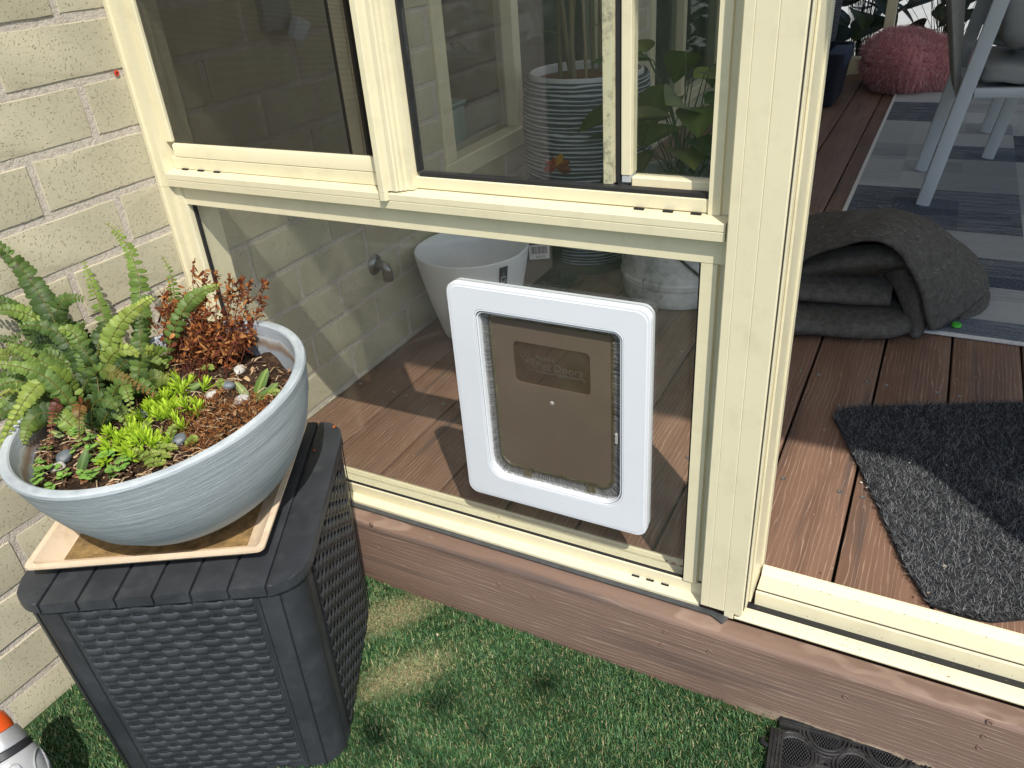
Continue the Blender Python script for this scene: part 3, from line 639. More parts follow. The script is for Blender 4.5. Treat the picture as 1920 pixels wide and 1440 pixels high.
# woven panels: horizontal strands riding over and under uprights
def weave(Wb, Wt, z0, z1):
    b = MB(); rows = 26; per = 12
    for r in range(rows):
        v = (r+0.5)/rows; z = z0+(z1-z0)*v; W = Wb+(Wt-Wb)*v; hh = (z1-z0)/rows*0.47
        N = per*7; V = []; 
        for i in range(N+1):
            u = i/N; x = -W+2*W*u
            ph = math.sin(2*math.pi*u*per/2 + (math.pi if r % 2 else 0)); d = 0.0015*max(-0.7, math.tanh(3.0*ph))
            dz = 0.0011*math.sin(2*math.pi*u*per/2*1.0+(0 if r % 2 else math.pi))
            for (dy, dzz) in ((0.0004, -hh), (0.0020, -hh*0.75), (0.0023, 0.1*hh), (0.0019, hh*0.8), (0.0003, hh)): V.append((x, -(dy+d), z+dzz+dz))
        Fc = [(i*5+k, i*5+k+1, (i+1)*5+k+1, (i+1)*5+k) for i in range(N) for k in range(4)]
        b.add(V, Fc)
    for c in range(per+1):
        u = c/per
        b.add([(-Wb+2*Wb*u-0.004, -0.0012, z0), (-Wb+2*Wb*u+0.004, -0.0012, z0), (-Wt+2*Wt*u+0.004, -0.0012, z1), (-Wt+2*Wt*u-0.004, -0.0012, z1)], [(0, 1, 2, 3)])
    return b.mesh(50)
pm = weave(0.112, 0.122, 0.012, TOP-0.006)
tilt = math.atan2(HT-HB, TOP)
for ang, nm in ((0, 'weave_panel'), (90, 'weave_panel'), (180, 'weave_panel'), (270, 'weave_panel')):
    o = link(nm, pm, BOXM, bx); a = math.radians(ang)
    o.matrix_local = Matrix.Rotation(a, 4, 'Z') @ Matrix.Translation((0, -HB, 0)) @ Matrix.Rotation(tilt, 4, 'X')
# corner seams
for sx in (-1, 1):
    for sy in (-1, 1):
        for (k0, k1) in ((0.695, 1.0), (1.0, 0.695), (0.845, 0.999), (0.999, 0.845)):
            seam = MB(); seam.tube([(sx*HB*k0, sy*HB*k1, 0.0), (sx*HT*k0, sy*HT*k1, TOP)], 0.0012, 4); link('corner_seam', seam.mesh(), BLACKRUB, bx)
# lid slats cut to a rounded outline
LH, LR = 0.1935, 0.052
def ylim(x):
    ax = abs(x)
    if ax <= LH-LR: return LH
    return LH-LR+math.sqrt(max(0, LR**2-(ax-(LH-LR))**2))
cuts = [-LH, -0.146, -0.097, -0.0485, 0.0, 0.0485, 0.097, 0.146, LH]
for a, b_ in zip(cuts[:-1], cuts[1:]):
    a2, b2 = a+(0.0016 if a > -LH else 0), b_-(0.0016 if b_ < LH else 0)
    xs = np.linspace(a2, b2, 8); P = [(x, -ylim(x)) for x in xs]+[(x, ylim(x)) for x in xs[::-1]]
    P2 = [P[0]]
    for q in P[1:]:
        if (q[0]-P2[-1][0])**2+(q[1]-P2[-1][1])**2 > 1e-8: P2.append(q)
    link('lid_slat', extrude_z(P2, TOP+0.001, 0.398, 25, 0.003), BOXM, bx)
loft(LH-0.004, LH-0.004, TOP-0.004, TOP+0.012, BOXM, 'lid_core', bx, 0.050)

TRAYM = plain('cream_terracotta', (0.66, 0.52, 0.37), 0.6, 0.08, 12, 0.0004, 200, dirt=((0.30, 0.19, 0.08), 0.5, 30))
tray = tag(empty('drip_tray', (0.283, -0.421, 0.2505), BOXA), 'square cream plastic drip tray between the black box and the grey bowl', 'tray')
Q = 0.158; bm = bmesh.new(); rings = []
for (h, z, r) in ((Q-0.022, 0.0, 0.012), (Q, 0.021, 0.010), (Q, 0.0245, 0.010), (Q-0.008, 0.0245, 0.008), (Q-0.011, 0.021, 0.008), (Q-0.028, 0.005, 0.008)): rings.append([bm.verts.new((x, y, z)) for x, y in rrect(-h, h, -h, h, r, 4)])
n = len(rings[0])
for i in range(len(rings)-1):
    for k in range(n): bm.faces.new((rings[i][k], rings[i][(k+1) % n], rings[i+1][(k+1) % n], rings[i+1][k]))
bm.faces.new(rings[0][::-1]); bm.faces.new(rings[-1]); link('tray_shell', finish(bm, 40), TRAYM, tray)
link('dried_silt', box_me(-Q+0.034, Q-0.034, -Q+0.034, Q-0.034, 0.0052, 0.0066), plain('silt', (0.24, 0.15, 0.055), 0.95, 0.45, 60, 0.002, 300), tray)

def bowl_mat():
    t = NT('brushed_grey_bowl'); v = t.vec((.8, .8, 30))
    n1 = t.noise(v, 12, 7, 0.75); n2 = t.noise(t.vec(), 9, 5)
    col = t.ramp(n1, [(0.30, (0.23, 0.265, 0.29)), (0.5, (0.345, 0.385, 0.41)), (0.68, (0.50, 0.54, 0.56))])
    col = t.mix(t.math('MULTIPLY', t.ramp(n2, [(0.5, (0,)*3), (0.7, (1,)*3)]), 0.30), col, (0.46, 0.50, 0.52))
    sep = t.n('ShaderNodeSeparateXYZ'); t.l(t.tc.outputs['Object'], sep.inputs[0])
    rad = t.math('SQRT', t.math('ADD', t.math('MULTIPLY', sep.outputs[0], sep.outputs[0]), t.math('MULTIPLY', sep.outputs[1], sep.outputs[1])))
    # inside wall: paler, smooth, with a lime crust and a brown tide line above the soil
    zn = t.math('ADD', sep.outputs[2], t.math('MULTIPLY', t.noise(t.vec(), 30, 6, .7), .022))
    tide = t.ramp(zn, [(.0, (.30, .32, .34)), (.150, (.30, .32, .34)), (.154, (.20, .13, .085)), (.163, (.30, .25, .20)), (.167, (.52, .53, .53)), (.171, (.34, .37, .40)), (1.0, (.36, .39, .42))])
    inside = t.math('MULTIPLY', t.math('LESS_THAN', rad, .1893), t.math('GREATER_THAN', sep.outputs[2], .11))
    inside = t.math('MULTIPLY', inside, t.math('GREATER_THAN', t.math('SUBTRACT', .1893, rad), t.math('MULTIPLY', t.math('SUBTRACT', .1755, sep.outputs[2]), .05)))
    col = t.mix(inside, col, tide)
    t.pbr(col, 0.6, 0, t.bump(t.noise(v, 30, 4, 0.7), 0.0012, 0.8), 0.3); return t.m
NRM = Vector((-0.08, -0.10, 1)).normalized(); RIMC = Vector((0.312, -0.429, 0.441)); BASE = RIMC - NRM*0.175
bowl = tag(empty('bowl_planter', BASE), 'round blue grey bowl planter tilted on the cream tray', 'planter')
qz = NRM.to_track_quat('Z', 'Y'); bowl.rotation_mode = 'QUATERNION'; bowl.rotation_quaternion = qz
BW = qz.to_matrix().to_4x4(); BW.translation = BASE; BWI = BW.inverted()
bp = [(0.001, 0.001), (0.080, 0.0), (0.100, 0.006), (0.130, 0.024), (0.157, 0.053), (0.178, 0.090), (0.192, 0.128), (0.2005, 0.165), (0.2025, 0.172), (0.2015, 0.1755), (0.1985, 0.177), (0.191, 0.177), (0.1885, 0.1752), (0.1875, 0.171), (0.180, 0.128), (0.166, 0.09), (0.14, 0.055), (0.001, 0.05)]
link('bowl_shell', lathe_me(bp, 112, 30), bowl_mat(), bowl)
SOILZ = 0.132
def soil_h(x, y): return SOILZ + 0.008*math.sin(x*31+1)*math.cos(y*27) + 0.006*math.sin(x*70+y*50) - 0.018*max(0, (x*0.5+y)*4)
def soil_mat():
    t = NT('potting_soil'); v = t.vec()
    c = t.ramp(t.noise(v, 110, 6, 0.75), [(0.28, (0.012, 0.009, 0.007)), (0.5, (0.045, 0.028, 0.018)), (0.66, (0.11, 0.068, 0.04)), (0.78, (0.22, 0.15, 0.09))])
    t.pbr(c, 0.95, 0, t.bump(t.noise(v, 160, 5, 0.7), 0.006, 1), 0.1); return t.m
V = [(0, 0, soil_h(0, 0))]; Fc = []; NR, NA = 22, 72
for i in range(1, NR+1):
    for k in range(NA):
        a = 2*math.pi*k/NA; r = 0.1805*i/NR; x, y = r*math.cos(a), r*math.sin(a); V.append((x, y, soil_h(x, y)+random.uniform(-.0018, .0018)))
for k in range(NA): Fc.append((0, 1+k, 1+(k+1) % NA))
for i in range(NR-1):
    for k in range(NA): Fc.append((1+i*NA+k, 1+(i+1)*NA+k, 1+(i+1)*NA+(k+1) % NA, 1+i*NA+(k+1) % NA))
link('soil', pd(V, Fc, 60), soil_mat(), bowl)
def soil_at(px, py, lift=0.0):
    """pixel -> point on the soil surface"""
    o_ = BWI @ CAM; d = (BWI.to_3x3() @ ray(px, py)); h = SOILZ
    for _ in range(6):
        t = (h-o_.z)/d.z; p = o_+d*t; r = math.hypot(p.x, p.y)
        if r > 0.172: p.x *= 0.172/r; p.y *= 0.172/r
        h = soil_h(p.x, p.y)
    return BW @ Vector((p.x, p.y, h+lift))
LEAF = vcol('leaf', 0.5, 0.28, 0.35); DRY = vcol('dry_leaf', 0.75, 0.15, 0.15)
def shade(c, s): 
    k = 1+random.uniform(-s, s); return tuple(max(0, x*k) for x in c)
def lerp(a, b, t): return tuple(x+(y-x)*t for x, y in zip(a, b))
def clampx(p):
    p = Vector(p)
    if p.x < 0.012:
        d = (p-CAM); t = (0.012-CAM.x)/d.x; p = CAM+d*min(1, t)
    return p
def bez(P, t):
    P = [Vector(p) for p in P]
    while len(P) > 1: P = [P[i].lerp(P[i+1], t) for i in range(len(P)-1)]
    return P[0]
def pinna(b, base, d, n, L, W, c, curl=0.0):
    s = d.cross(n).normalized(); c2 = lerp(c, (c[0]*1.25, c[1]*1.2, c[2]*0.9), 0.6)
    rows = ((0.0, 0.30), (0.22, 0.95), (0.55, 1.0), (0.85, 0.62), (1.0, 0.12)); V = []; CC = []
    for t, wd in rows:
        q = base + d*(L*t) - n*(curl*L*t*t)
        V += [q - s*(W*wd) - n*(0.10*W*wd), q + n*0.12*W, q + s*(W*wd) - n*(0.10*W*wd)]; CC += [c, c2, c]
    Fc = []
    for i in range(4): Fc += [(i*3, i*3+1, i*3+4, i*3+3), (i*3+1, i*3+2, i*3+5, i*3+4)]
    b.add(V, Fc, CC)
def frond(pts, npin, plen, col, tipcol=None, face=None, parent=None, curl=0.25, mat=None, name='frond', ragged=0.16, wr=0.37):
    b = MB(); N = int(npin*0.84); face = face or (CAM - Vector(pts[0])).normalized()
    path = [bez(pts, i/N) for i in range(N+1)]
    b.tube(path, 0.0011, 5, (0.16, 0.14, 0.03) if tipcol is None or col[1] > col[0] else (0.12, 0.05, 0.03), 0.0004)
    for i in range(2, N):
        t = i/N; T = (path[i+1]-path[i-1]).normalized(); nrm = (face - T*face.dot(T)).normalized(); side = T.cross(nrm).normalized()
        env = min(1, 0.55+t*2.2)*(1-max(0, t-0.55)/0.45*0.72)
        cc = col if tipcol is None else lerp(col, tipcol, max(0, (t-0.45)/0.55))
        for s in (-1, 1):
            if random.random() < ragged*0.3: continue
            d = (side*s + T*0.22 - nrm*random.uniform(-0.05, 0.25)).normalized()
            L = plen*env*random.uniform(0.88, 1.1)
            tw = Matrix.Rotation(random.gauss(0, 0.15+ragged), 3, d); pinna(b, path[i]+T*(0.0008*s), d, (tw @ nrm), L, L*wr, shade(cc, 0.16), curl*random.uniform(0.4, 1.5))
    return b.build(name, mat or LEAF, parent, 60)
GD, GM, GL, GY = (0.042, 0.078, 0.020), (0.10, 0.165, 0.038), (0.19, 0.27, 0.055), (0.30, 0.36, 0.075)
BR1, PUR = (0.20, 0.075, 0.03), (0.10, 0.035, 0.030)
fb = soil_at(130, 780)
fern = tag(empty('boston_fern', fb), 'green sword fern with upright and arching fronds in the grey bowl', 'fern')
def fw(o): o.parent = fern; o.location = -fb; return o
def pxfrond(px, dd, npin, plen, col, tip=None, **k):
    """control pixels base..tip with depth offsets"""
    base = soil_at(*px[0]); dep = depth(base); P = [base] + [clampx(at_depth(x, y, dep+q)) for (x, y), q in zip(px[1:], dd)]
    return fw(frond(P, npin, plen, col, tip, **k))
pxfrond([(262, 730), (262, 600), (285, 470), (195, 418)], [0.02, 0.05, 0.06], 46, 0.0155, GM, GL)
pxfrond([(205, 730), (205, 600), (180, 560), (156, 486)], [0.03, 0.05, 0.06], 34, 0.0135, GM, GL)
pxfrond([(172, 740), (180, 640), (225, 590), (290, 556)], [-0.02, -0.03, -0.03], 40, 0.0155, GL, GY)
pxfrond([(120, 760), (110, 600), (60, 500), (-30, 440)], [-0.01, 0.0, 0.0], 46, 0.0185, GD, GM)
pxfrond([(110, 760), (80, 640), (50, 560), (-40, 555)], [0.02, 0.03, 0.03], 40, 0.016, GD, GM)
pxfrond([(140, 760), (75, 620), (90, 540), (160, 562)], [0.0, -0.01, -0.02], 36, 0.0165, GD, GM)
pxfrond([(130, 770), (100, 680), (60, 640), (-20, 630)], [0.02, 0.02, 0.02], 36, 0.0135, GM, GD)
pxfrond([(140, 780), (130, 690), (60, 665), (10, 645)], [-0.03, -0.04, -0.05], 36, 0.013, GM, GL)
pxfrond([(150, 790), (100, 690), (60, 690), (-20, 680)], [-0.04, -0.05, -0.06], 36, 0.013, GM, GL)
pxfrond([(150, 785), (130, 650), (50, 700), (0, 850)], [-0.05, -0.09, -0.10], 42, 0.0150, GL, GY)
pxfrond([(135, 785), (120, 715), (92, 740), (92, 880)], [-0.05, -0.09, -0.10], 34, 0.0085, PUR, BR1, ragged=0.3)
pxfrond([(160, 770), (140, 735), (110, 735), (85, 740)], [-0.05, -0.07, -0.08], 22, 0.012, GL, GM)
pxfrond([(195, 760), (150, 660), (200, 690), (295, 745)], [-0.05, -0.08, -0.09], 36, 0.0125, GM, BR1)
pxfrond([(262, 735), (255, 690), (270, 640), (258, 590)], [-0.01, -0.01, -0.01], 26, 0.014, GM, GD)
pxfrond([(205, 735), (195, 690), (205, 640), (170, 620)], [0.01, 0.01, 0.0], 24, 0.014, GD, GM)
pxfrond([(330, 700), (330, 600), (335, 520), (302, 479)], [0.03, 0.05, 0.06], 28, 0.0105, GM, GL)
pxfrond([(300, 700), (330, 560), (370, 545), (415, 535)], [-0.02, -0.03, -0.03], 28, 0.0125, GM, GL)
pxfrond([(180, 790), (225, 690), (235, 700), (250, 790)], [-0.04, -0.06, -0.07], 26, 0.011, GM, GL)
pxfrond([(170, 790), (150, 720), (145, 760), (150, 830)], [-0.06, -0.08, -0.09], 24, 0.010, BR1, GM, ragged=0.3)
pxfrond([(120, 790), (60, 740), (20, 760), (-30, 800)], [-0.02, -0.04, -0.05], 28, 0.0125, GD, GM)
pxfrond([(125, 770), (90, 650), (120, 600), (70, 600)], [0.03, 0.04, 0.04], 28, 0.014, GD, GM)
pxfrond([(150, 770), (170, 640), (140, 610), (110, 620)], [-0.03, -0.04, -0.05], 26, 0.014, GM, GL)
pxfrond([(110, 770), (40, 690), (10, 700), (-40, 730)], [0.0, -0.02, -0.03], 26, 0.013, GM, GD)
for k in range(26):
    bx_, by_ = random.uniform(90, 190), random.uniform(730, 790); tx, ty = bx_+random.uniform(-120, 60), by_-random.uniform(40, 170)
    pxfrond([(bx_, by_), (bx_+random.uniform(-20, 20), by_-70), ((bx_+tx)/2, ty-20), (tx, ty)], [random.uniform(-.03, .04) for _ in range(3)], random.randint(20, 30), random.uniform(0.010, 0.015), random.choice([GD, GD, GM]), random.choice([GM, GD]))
# arching outer fronds that hang over the rim and the back
for (b0, c1, c2, tp_) in [((110, 800), (70, 700), (20, 690), (-45, 760)), ((120, 770), (60, 660), (0, 640), (-50, 690)), ((150, 760), (150, 640), (110, 600), (30, 612)), ((170, 755), (190, 650), (230, 640), (262, 668)), ((190, 750), (215, 660), (270, 650), (318, 690)), ((140, 790), (100, 730), (60, 745), (30, 800)), ((165, 800), (160, 740), (190, 735), (225, 770)), ((200, 770), (225, 715), (262, 712), (300, 738)), ((100, 800), (50, 760), (20, 790), (-10, 860)), ((145, 750), (110, 600), (40, 560), (-30, 590)), ((155, 770), (90, 700), (40, 715), (0, 745)), ((135, 765), (150, 690), (105, 650), (60, 668)), ((120, 800), (60, 735), (25, 760), (8, 830)), ((135, 810), (80, 745), (55, 775), (42, 838)), ((110, 790), (40, 730), (0, 750), (-25, 800)), ((150, 815), (110, 755), (80, 770), (62, 815)), ((180, 800), (200, 745), (225, 760), (240, 800)), ((130, 800), (75, 750), (40, 790), (22, 868)), ((300, 720), (310, 670), (290, 650), (268, 660)), ((240, 760), (262, 700), (300, 700), (330, 722))]:
    pxfrond([b0, c1, c2, tp_], [random.uniform(-.05, 0), random.uniform(-.06, .0), random.uniform(-.07, .0)], random.randint(28, 38), random.uniform(.0115, .0155), random.choice([GM, GM, GL, GD]), random.choice([GL, GY, GM]))
# dead fern
db = soil_at(400, 690)
dead = tag(empty('dead_fern', db), 'dead rust brown fern with curled dry leaves beside the green fern', 'fern')
def dw(o): o.parent = dead; o.location = -db; return o
DC = [(0.21, 0.065, 0.022), (0.15, 0.042, 0.018), (0.29, 0.11, 0.035), (0.10, 0.028, 0.018), (0.34, 0.16, 0.06)]
def dryfrond(px, dd, n=70, spread=0.012):
    base = soil_at(*px[0]); dep = depth(base); P = [base]+[clampx(at_depth(x, y, dep+q)) for (x, y), q in zip(px[1:], dd)]
    b = MB(); path = [bez(P, i/24) for i in range(25)]; b.tube(path, 0.0010, 5, (0.10, 0.03, 0.02), 0.0004)
    for i in range(n):
        t = 0.12+0.88*random.random()**0.8; p = bez(P, t)+Vector((random.gauss(0, spread), random.gauss(0, spread), random.gauss(0, spread)))*(1-0.5*t)*0.7
        d = Vector((random.gauss(0, 1), random.gauss(0, 1), random.gauss(-.4, 1))).normalized(); nn = Vector((random.gauss(0, 1), random.gauss(0, 1), random.gauss(0, 1))).normalized(); nn = (nn-d*nn.dot(d)).normalized()
        L = random.uniform(0.0035, 0.0085); pinna(b, p, d, nn, L, L*random.uniform(0.20, 0.42), shade(random.choice(DC), 0.25), random.uniform(-1.6, 2.2))
    for i in range(n//6):
        p = bez(P, random.uniform(.1, .95)); q = Vector((random.gauss(0, .012), random.gauss(0, .012), random.gauss(.002, .010))); b.tube([p, p+q*.6+Vector((0, 0, .003)), p+q], .00035, 3, shade((.16, .07, .035), .3))
    return dw(b.build('dry_frond', DRY, None, 60))
for k in range(24):
    tx, ty = random.uniform(305, 482), random.uniform(505, 660); bx_ = 375+(tx-375)*0.6+random.uniform(-15, 15)
    dryfrond([(bx_, 700+random.uniform(-20, 15)), (bx_+random.uniform(-15, 15), 640), (tx+random.uniform(-12, 12), (ty+640)/2), (tx, ty)], [random.uniform(-.02, .03) for _ in range(3)], 75)
for tx, ty in ((362, 492), (408, 508), (432, 512), (452, 525), (497, 527), (470, 520), (385, 505)):
    dryfrond([(400+(tx-400)*0.5, 690), (400+(tx-400)*0.7, 620), (tx-4, 560), (tx, ty)], [0.01, 0.0, 0.0], 55, 0.006)
for k in range(9):
    tx, ty = random.uniform(270, 350), random.uniform(575, 680); dryfrond([(340+random.uniform(-20, 30), 700), (330, 650), ((tx+330)/2, ty-10), (tx, ty)], [random.uniform(-.02, .02) for _ in range(3)], 45)
# dry litter (straw, twigs, bark) over the soil
b = MB()
for k in range(900):
    px_, py_ = random.uniform(20, 560), random.uniform(690, 915); p = soil_at(px_, py_, random.uniform(0.001, 0.007)); a = random.uniform(0, math.pi); L = random.uniform(0.003, 0.012)
    d = Vector((math.cos(a), math.sin(a), random.uniform(-.2, .2)))*L
    b.tube([p-d, p+Vector((0, 0, random.uniform(0, .004))), p+d], random.uniform(0.0004, 0.0011), 4, shade(random.choice([(.36, .25, .14), (.22, .13, .07), (.52, .40, .26), (.10, .06, .04)]), .2))
for k in range(620):
    p = soil_at(random.uniform(20, 560), random.uniform(690, 915), 0.002); s = random.uniform(.002, .006); nn = Vector((random.gauss(0, .5), random.gauss(0, .5), 1)).normalized(); d = Vector((random.gauss(0, 1), random.gauss(0, 1), 0)).normalized(); d = (d-nn*d.dot(nn)).normalized()
    pinna(b, p, d, nn, s*2.2, s*.6, shade(random.choice([(.26, .15, .08), (.16, .075, .04), (.44, .31, .19), (.07, .04, .03)]), .25), random.uniform(-.5, .5))
o = b.build('leaf_litter', DRY); o['kind'] = 'stuff'; o.parent = bowl; o.matrix_parent_inverse = BWI
# rusty moss cushion
mb_ = soil_at(440, 790); moss = tag(empty('dry_moss', mb_), 'rust orange dry moss mat at the front rim of the bowl', 'moss'); b = MB()
for k in range(3800):
    r = random.random()**0.5; a = random.uniform(0, 6.283); p = soil_at(432+118*r*math.cos(a)+30*r*math.sin(a), 792+56*r*math.sin(a)-28*r*math.cos(a), 0.001+0.011*(1-r*r))
    d = Vector((random.gauss(0, .8), random.gauss(0, .8), random.uniform(.2, 1.2))).normalized(); q = Vector((random.gauss(0, 1), random.gauss(0, 1), random.gauss(0, 1))).cross(d).normalized(); L = random.uniform(.003, .0075); w_ = random.uniform(.0004, .0008)
    b.add([p-q*w_, p+q*w_, p+d*L+q*w_*.5], [(0, 1, 2)], shade(random.choice([(.34, .135, .04), (.23, .085, .027), (.42, .19, .065), (.14, .055, .022)]), .2))
o = b.build('moss_strands', DRY, moss); o.location = -mb_; o['kind'] = 'stuff'
# sedum clumps
def sedum(px_, py_, n, L, label, spread=22):
    p0 = soil_at(px_, py_); e = tag(empty('sedum', p0), label, 'succulent')
    for k in range(n):
        b = MB(); base = soil_at(px_+random.gauss(0, spread), py_+random.gauss(0, spread*.6)); up = Vector((random.gauss(0, .55), random.gauss(0, .55), 1)).normalized(); h = random.uniform(.005, .020)
        b.tube([base, base+up*h], .0009, 5, (.22, .34, .03))
        for j in range(15):
            t = .35+.65*j/14; a = j*2.4; q = base+up*h*t; s = Vector((math.cos(a), math.sin(a), 0)); s = (s-up*s.dot(up)).normalized(); d = (s*(1-.55*t)+up*(.25+.75*t*t)).normalized(); ll = L*random.uniform(.75, 1.1)
            nn = (up-d*up.dot(d)).normalized(); c = shade(lerp((.22, .40, .025), (.42, .58, .05), t), .12)
            pinna(b, q, d, nn, ll, ll*.105, c, -.15)
        o = b.build('sprig', LEAF, e, 60); o.location = -p0
sedum(318, 772, 34, .0165, 'lime green sedum clump in the middle of the bowl', 28); sedum(240, 836, 32, .0155, 'lime green sedum clump beside the small round leaved weeds', 30)
sedum(345, 727, 6, .016, 'small pair of lime sedum sprigs near the white stones', 8)
# round leaved weeds
wb = soil_at(165, 860); weed = tag(empty('weed', wb), 'small round leaved green weeds at the front of the bowl', 'weed')
for (px_, py_) in [(30, 905), (60, 920), (95, 925), (150, 845), (165, 870), (180, 850), (112, 882), (130, 895), (205, 905), (190, 880), (140, 810), (148, 828), (215, 858), (175, 835), (195, 868), (208, 888), (45, 890), (75, 905), (120, 905), (158, 900), (170, 905), (100, 860), (135, 860), (225, 895), (240, 880), (185, 900)]:
    b = MB(); base = soil_at(px_, py_); up = Vector((random.gauss(0, .25), random.gauss(0, .25), 1)).normalized(); h = random.uniform(.008, .02); b.tube([base, base+up*h], .0006, 5, (.13, .22, .05))
    for j in range(random.randint(4, 7)):
        q = base+up*h*random.uniform(.5, 1); a = random.uniform(0, 6.28); d = Vector((math.cos(a), math.sin(a), random.uniform(.0, .4))).normalized(); nn = (up-d*up.dot(d)).normalized(); L = random.uniform(.006, .0105); pinna(b, q+d*.001, d, nn, L, L*.46, shade((.20, .38, .085), .15), .1)
    o = b.build('stem', LEAF, weed, 60); o.location = -wb
# creeping green cover between the larger plants
gb = soil_at(360, 850); cov = tag(empty('creeping_fern', gb), 'tiny feathery green fern sprigs along the front rim of the bowl', 'fern')
for (px_, py_, tx, ty) in [(262, 872, 300, 850), (275, 868, 322, 856), (290, 862, 335, 840), (270, 880, 315, 868), (350, 840, 372, 822), (300, 858, 310, 835), (255, 868, 262, 845), (380, 700, 402, 690), (500, 745, 528, 738), (420, 735, 410, 715), (310, 815, 330, 798), (285, 815, 270, 795)]:
    base = soil_at(px_, py_, .001); dep = depth(base); tip = at_depth(tx, ty, dep-.006); o = frond([base, base.lerp(tip, .4)+Vector((0, 0, .006)), base.lerp(tip, .8)+Vector((0, 0, .006)), tip], 20, .0062, GL, GY, ragged=.2); o.name = 'sprig'; o.parent = cov; o.location = -gb
# striped strap leaves
sb = soil_at(190, 800); strap = tag(empty('striped_leaf_plant', sb), 'dark striped broad leaves between the fern and the sedum', 'plant')
for (px_, py_, tx, ty) in [(170, 800, 125, 795), (190, 790, 215, 735), (215, 775, 222, 735), (175, 790, 178, 750), (340, 735, 305, 735), (345, 735, 375, 718), (335, 735, 328, 700), (150, 890, 160, 845), (215, 870, 262, 850), (270, 870, 300, 850), (465, 745, 440, 715), (480, 745, 495, 690), (490, 750, 520, 720), (475, 755, 500, 735), (200, 760, 250, 730), (120, 820, 90, 805)]:
    b = MB(); base = soil_at(px_, py_); dep = depth(base); tip = at_depth(tx, ty, dep-.004); d = (tip-base); L = d.length; d.normalize(); nn = (CAM-base).normalized(); nn = (nn-d*nn.dot(d)).normalized(); nn = (Matrix.Rotation(random.gauss(0, .4), 3, d) @ nn)
    c = random.choice([(.06, .12, .03), (.10, .17, .04), (.16, .22, .07)])
    for s in (-.55, 0, .55): pinna(b, base+d.cross(nn)*(s*L*.12), d, nn, L*(1-.12*abs(s)), L*.13, shade(c, .1) if s else (c[0]*2, c[1]*1.7, c[2]*2), .2)
    o = b.build('striped_leaf', LEAF, strap, 60); o.location = -sb
# stones
STONE = [plain('white_stone', (.46, .445, .40), .6, .35, 90), plain('slate_stone', (.12, .14, .155), .5, .35, 70), plain('mottled_stone', (.42, .42, .40), .45, .45, 120)]
def stone(px_, py_, r, mt, label, sq=(1, .8, .6)):
    bm = bmesh.new(); bmesh.ops.create_icosphere(bm, subdivisions=3, radius=r); o1 = Vector((random.random()*9,)*3)
    for v in bm.verts:
        from mathutils import noise as nz
        v.co *= 1+.22*nz.noise(v.co*(1.3/r)+o1); v.co = Vector((v.co.x*sq[0], v.co.y*sq[1], v.co.z*sq[2]))
    o = link('stone', finish(bm, 60), mt); o.location = soil_at(px_, py_, r*.35); o.rotation_euler.z = random.random()*3; tag(o, label, 'stone', None)
stone(398, 744, 0.0093, STONE[0], 'small white stone at the back of the bowl beside the dead fern'); stone(455, 752, 0.0113, STONE[2], 'mottled grey stone next to the orange moss'); stone(428, 727, 0.0119, STONE[1], 'blue grey stone behind the white stones'); stone(462, 722, 0.0107, STONE[0], 'pale round stone beside the strap leaves')
stone(125, 862, 0.0130, STONE[1], 'dark slate stone by the purple frond'); stone(112, 880, 0.0107, STONE[0], 'white pebble half hidden by the round leaved weeds'); stone(272, 780, 0.0119, STONE[1], 'dark slate stone under the lime sedum'); stone(340, 830, 0.0119, STONE[1], 'dark slate stone near the front rim of the bowl')

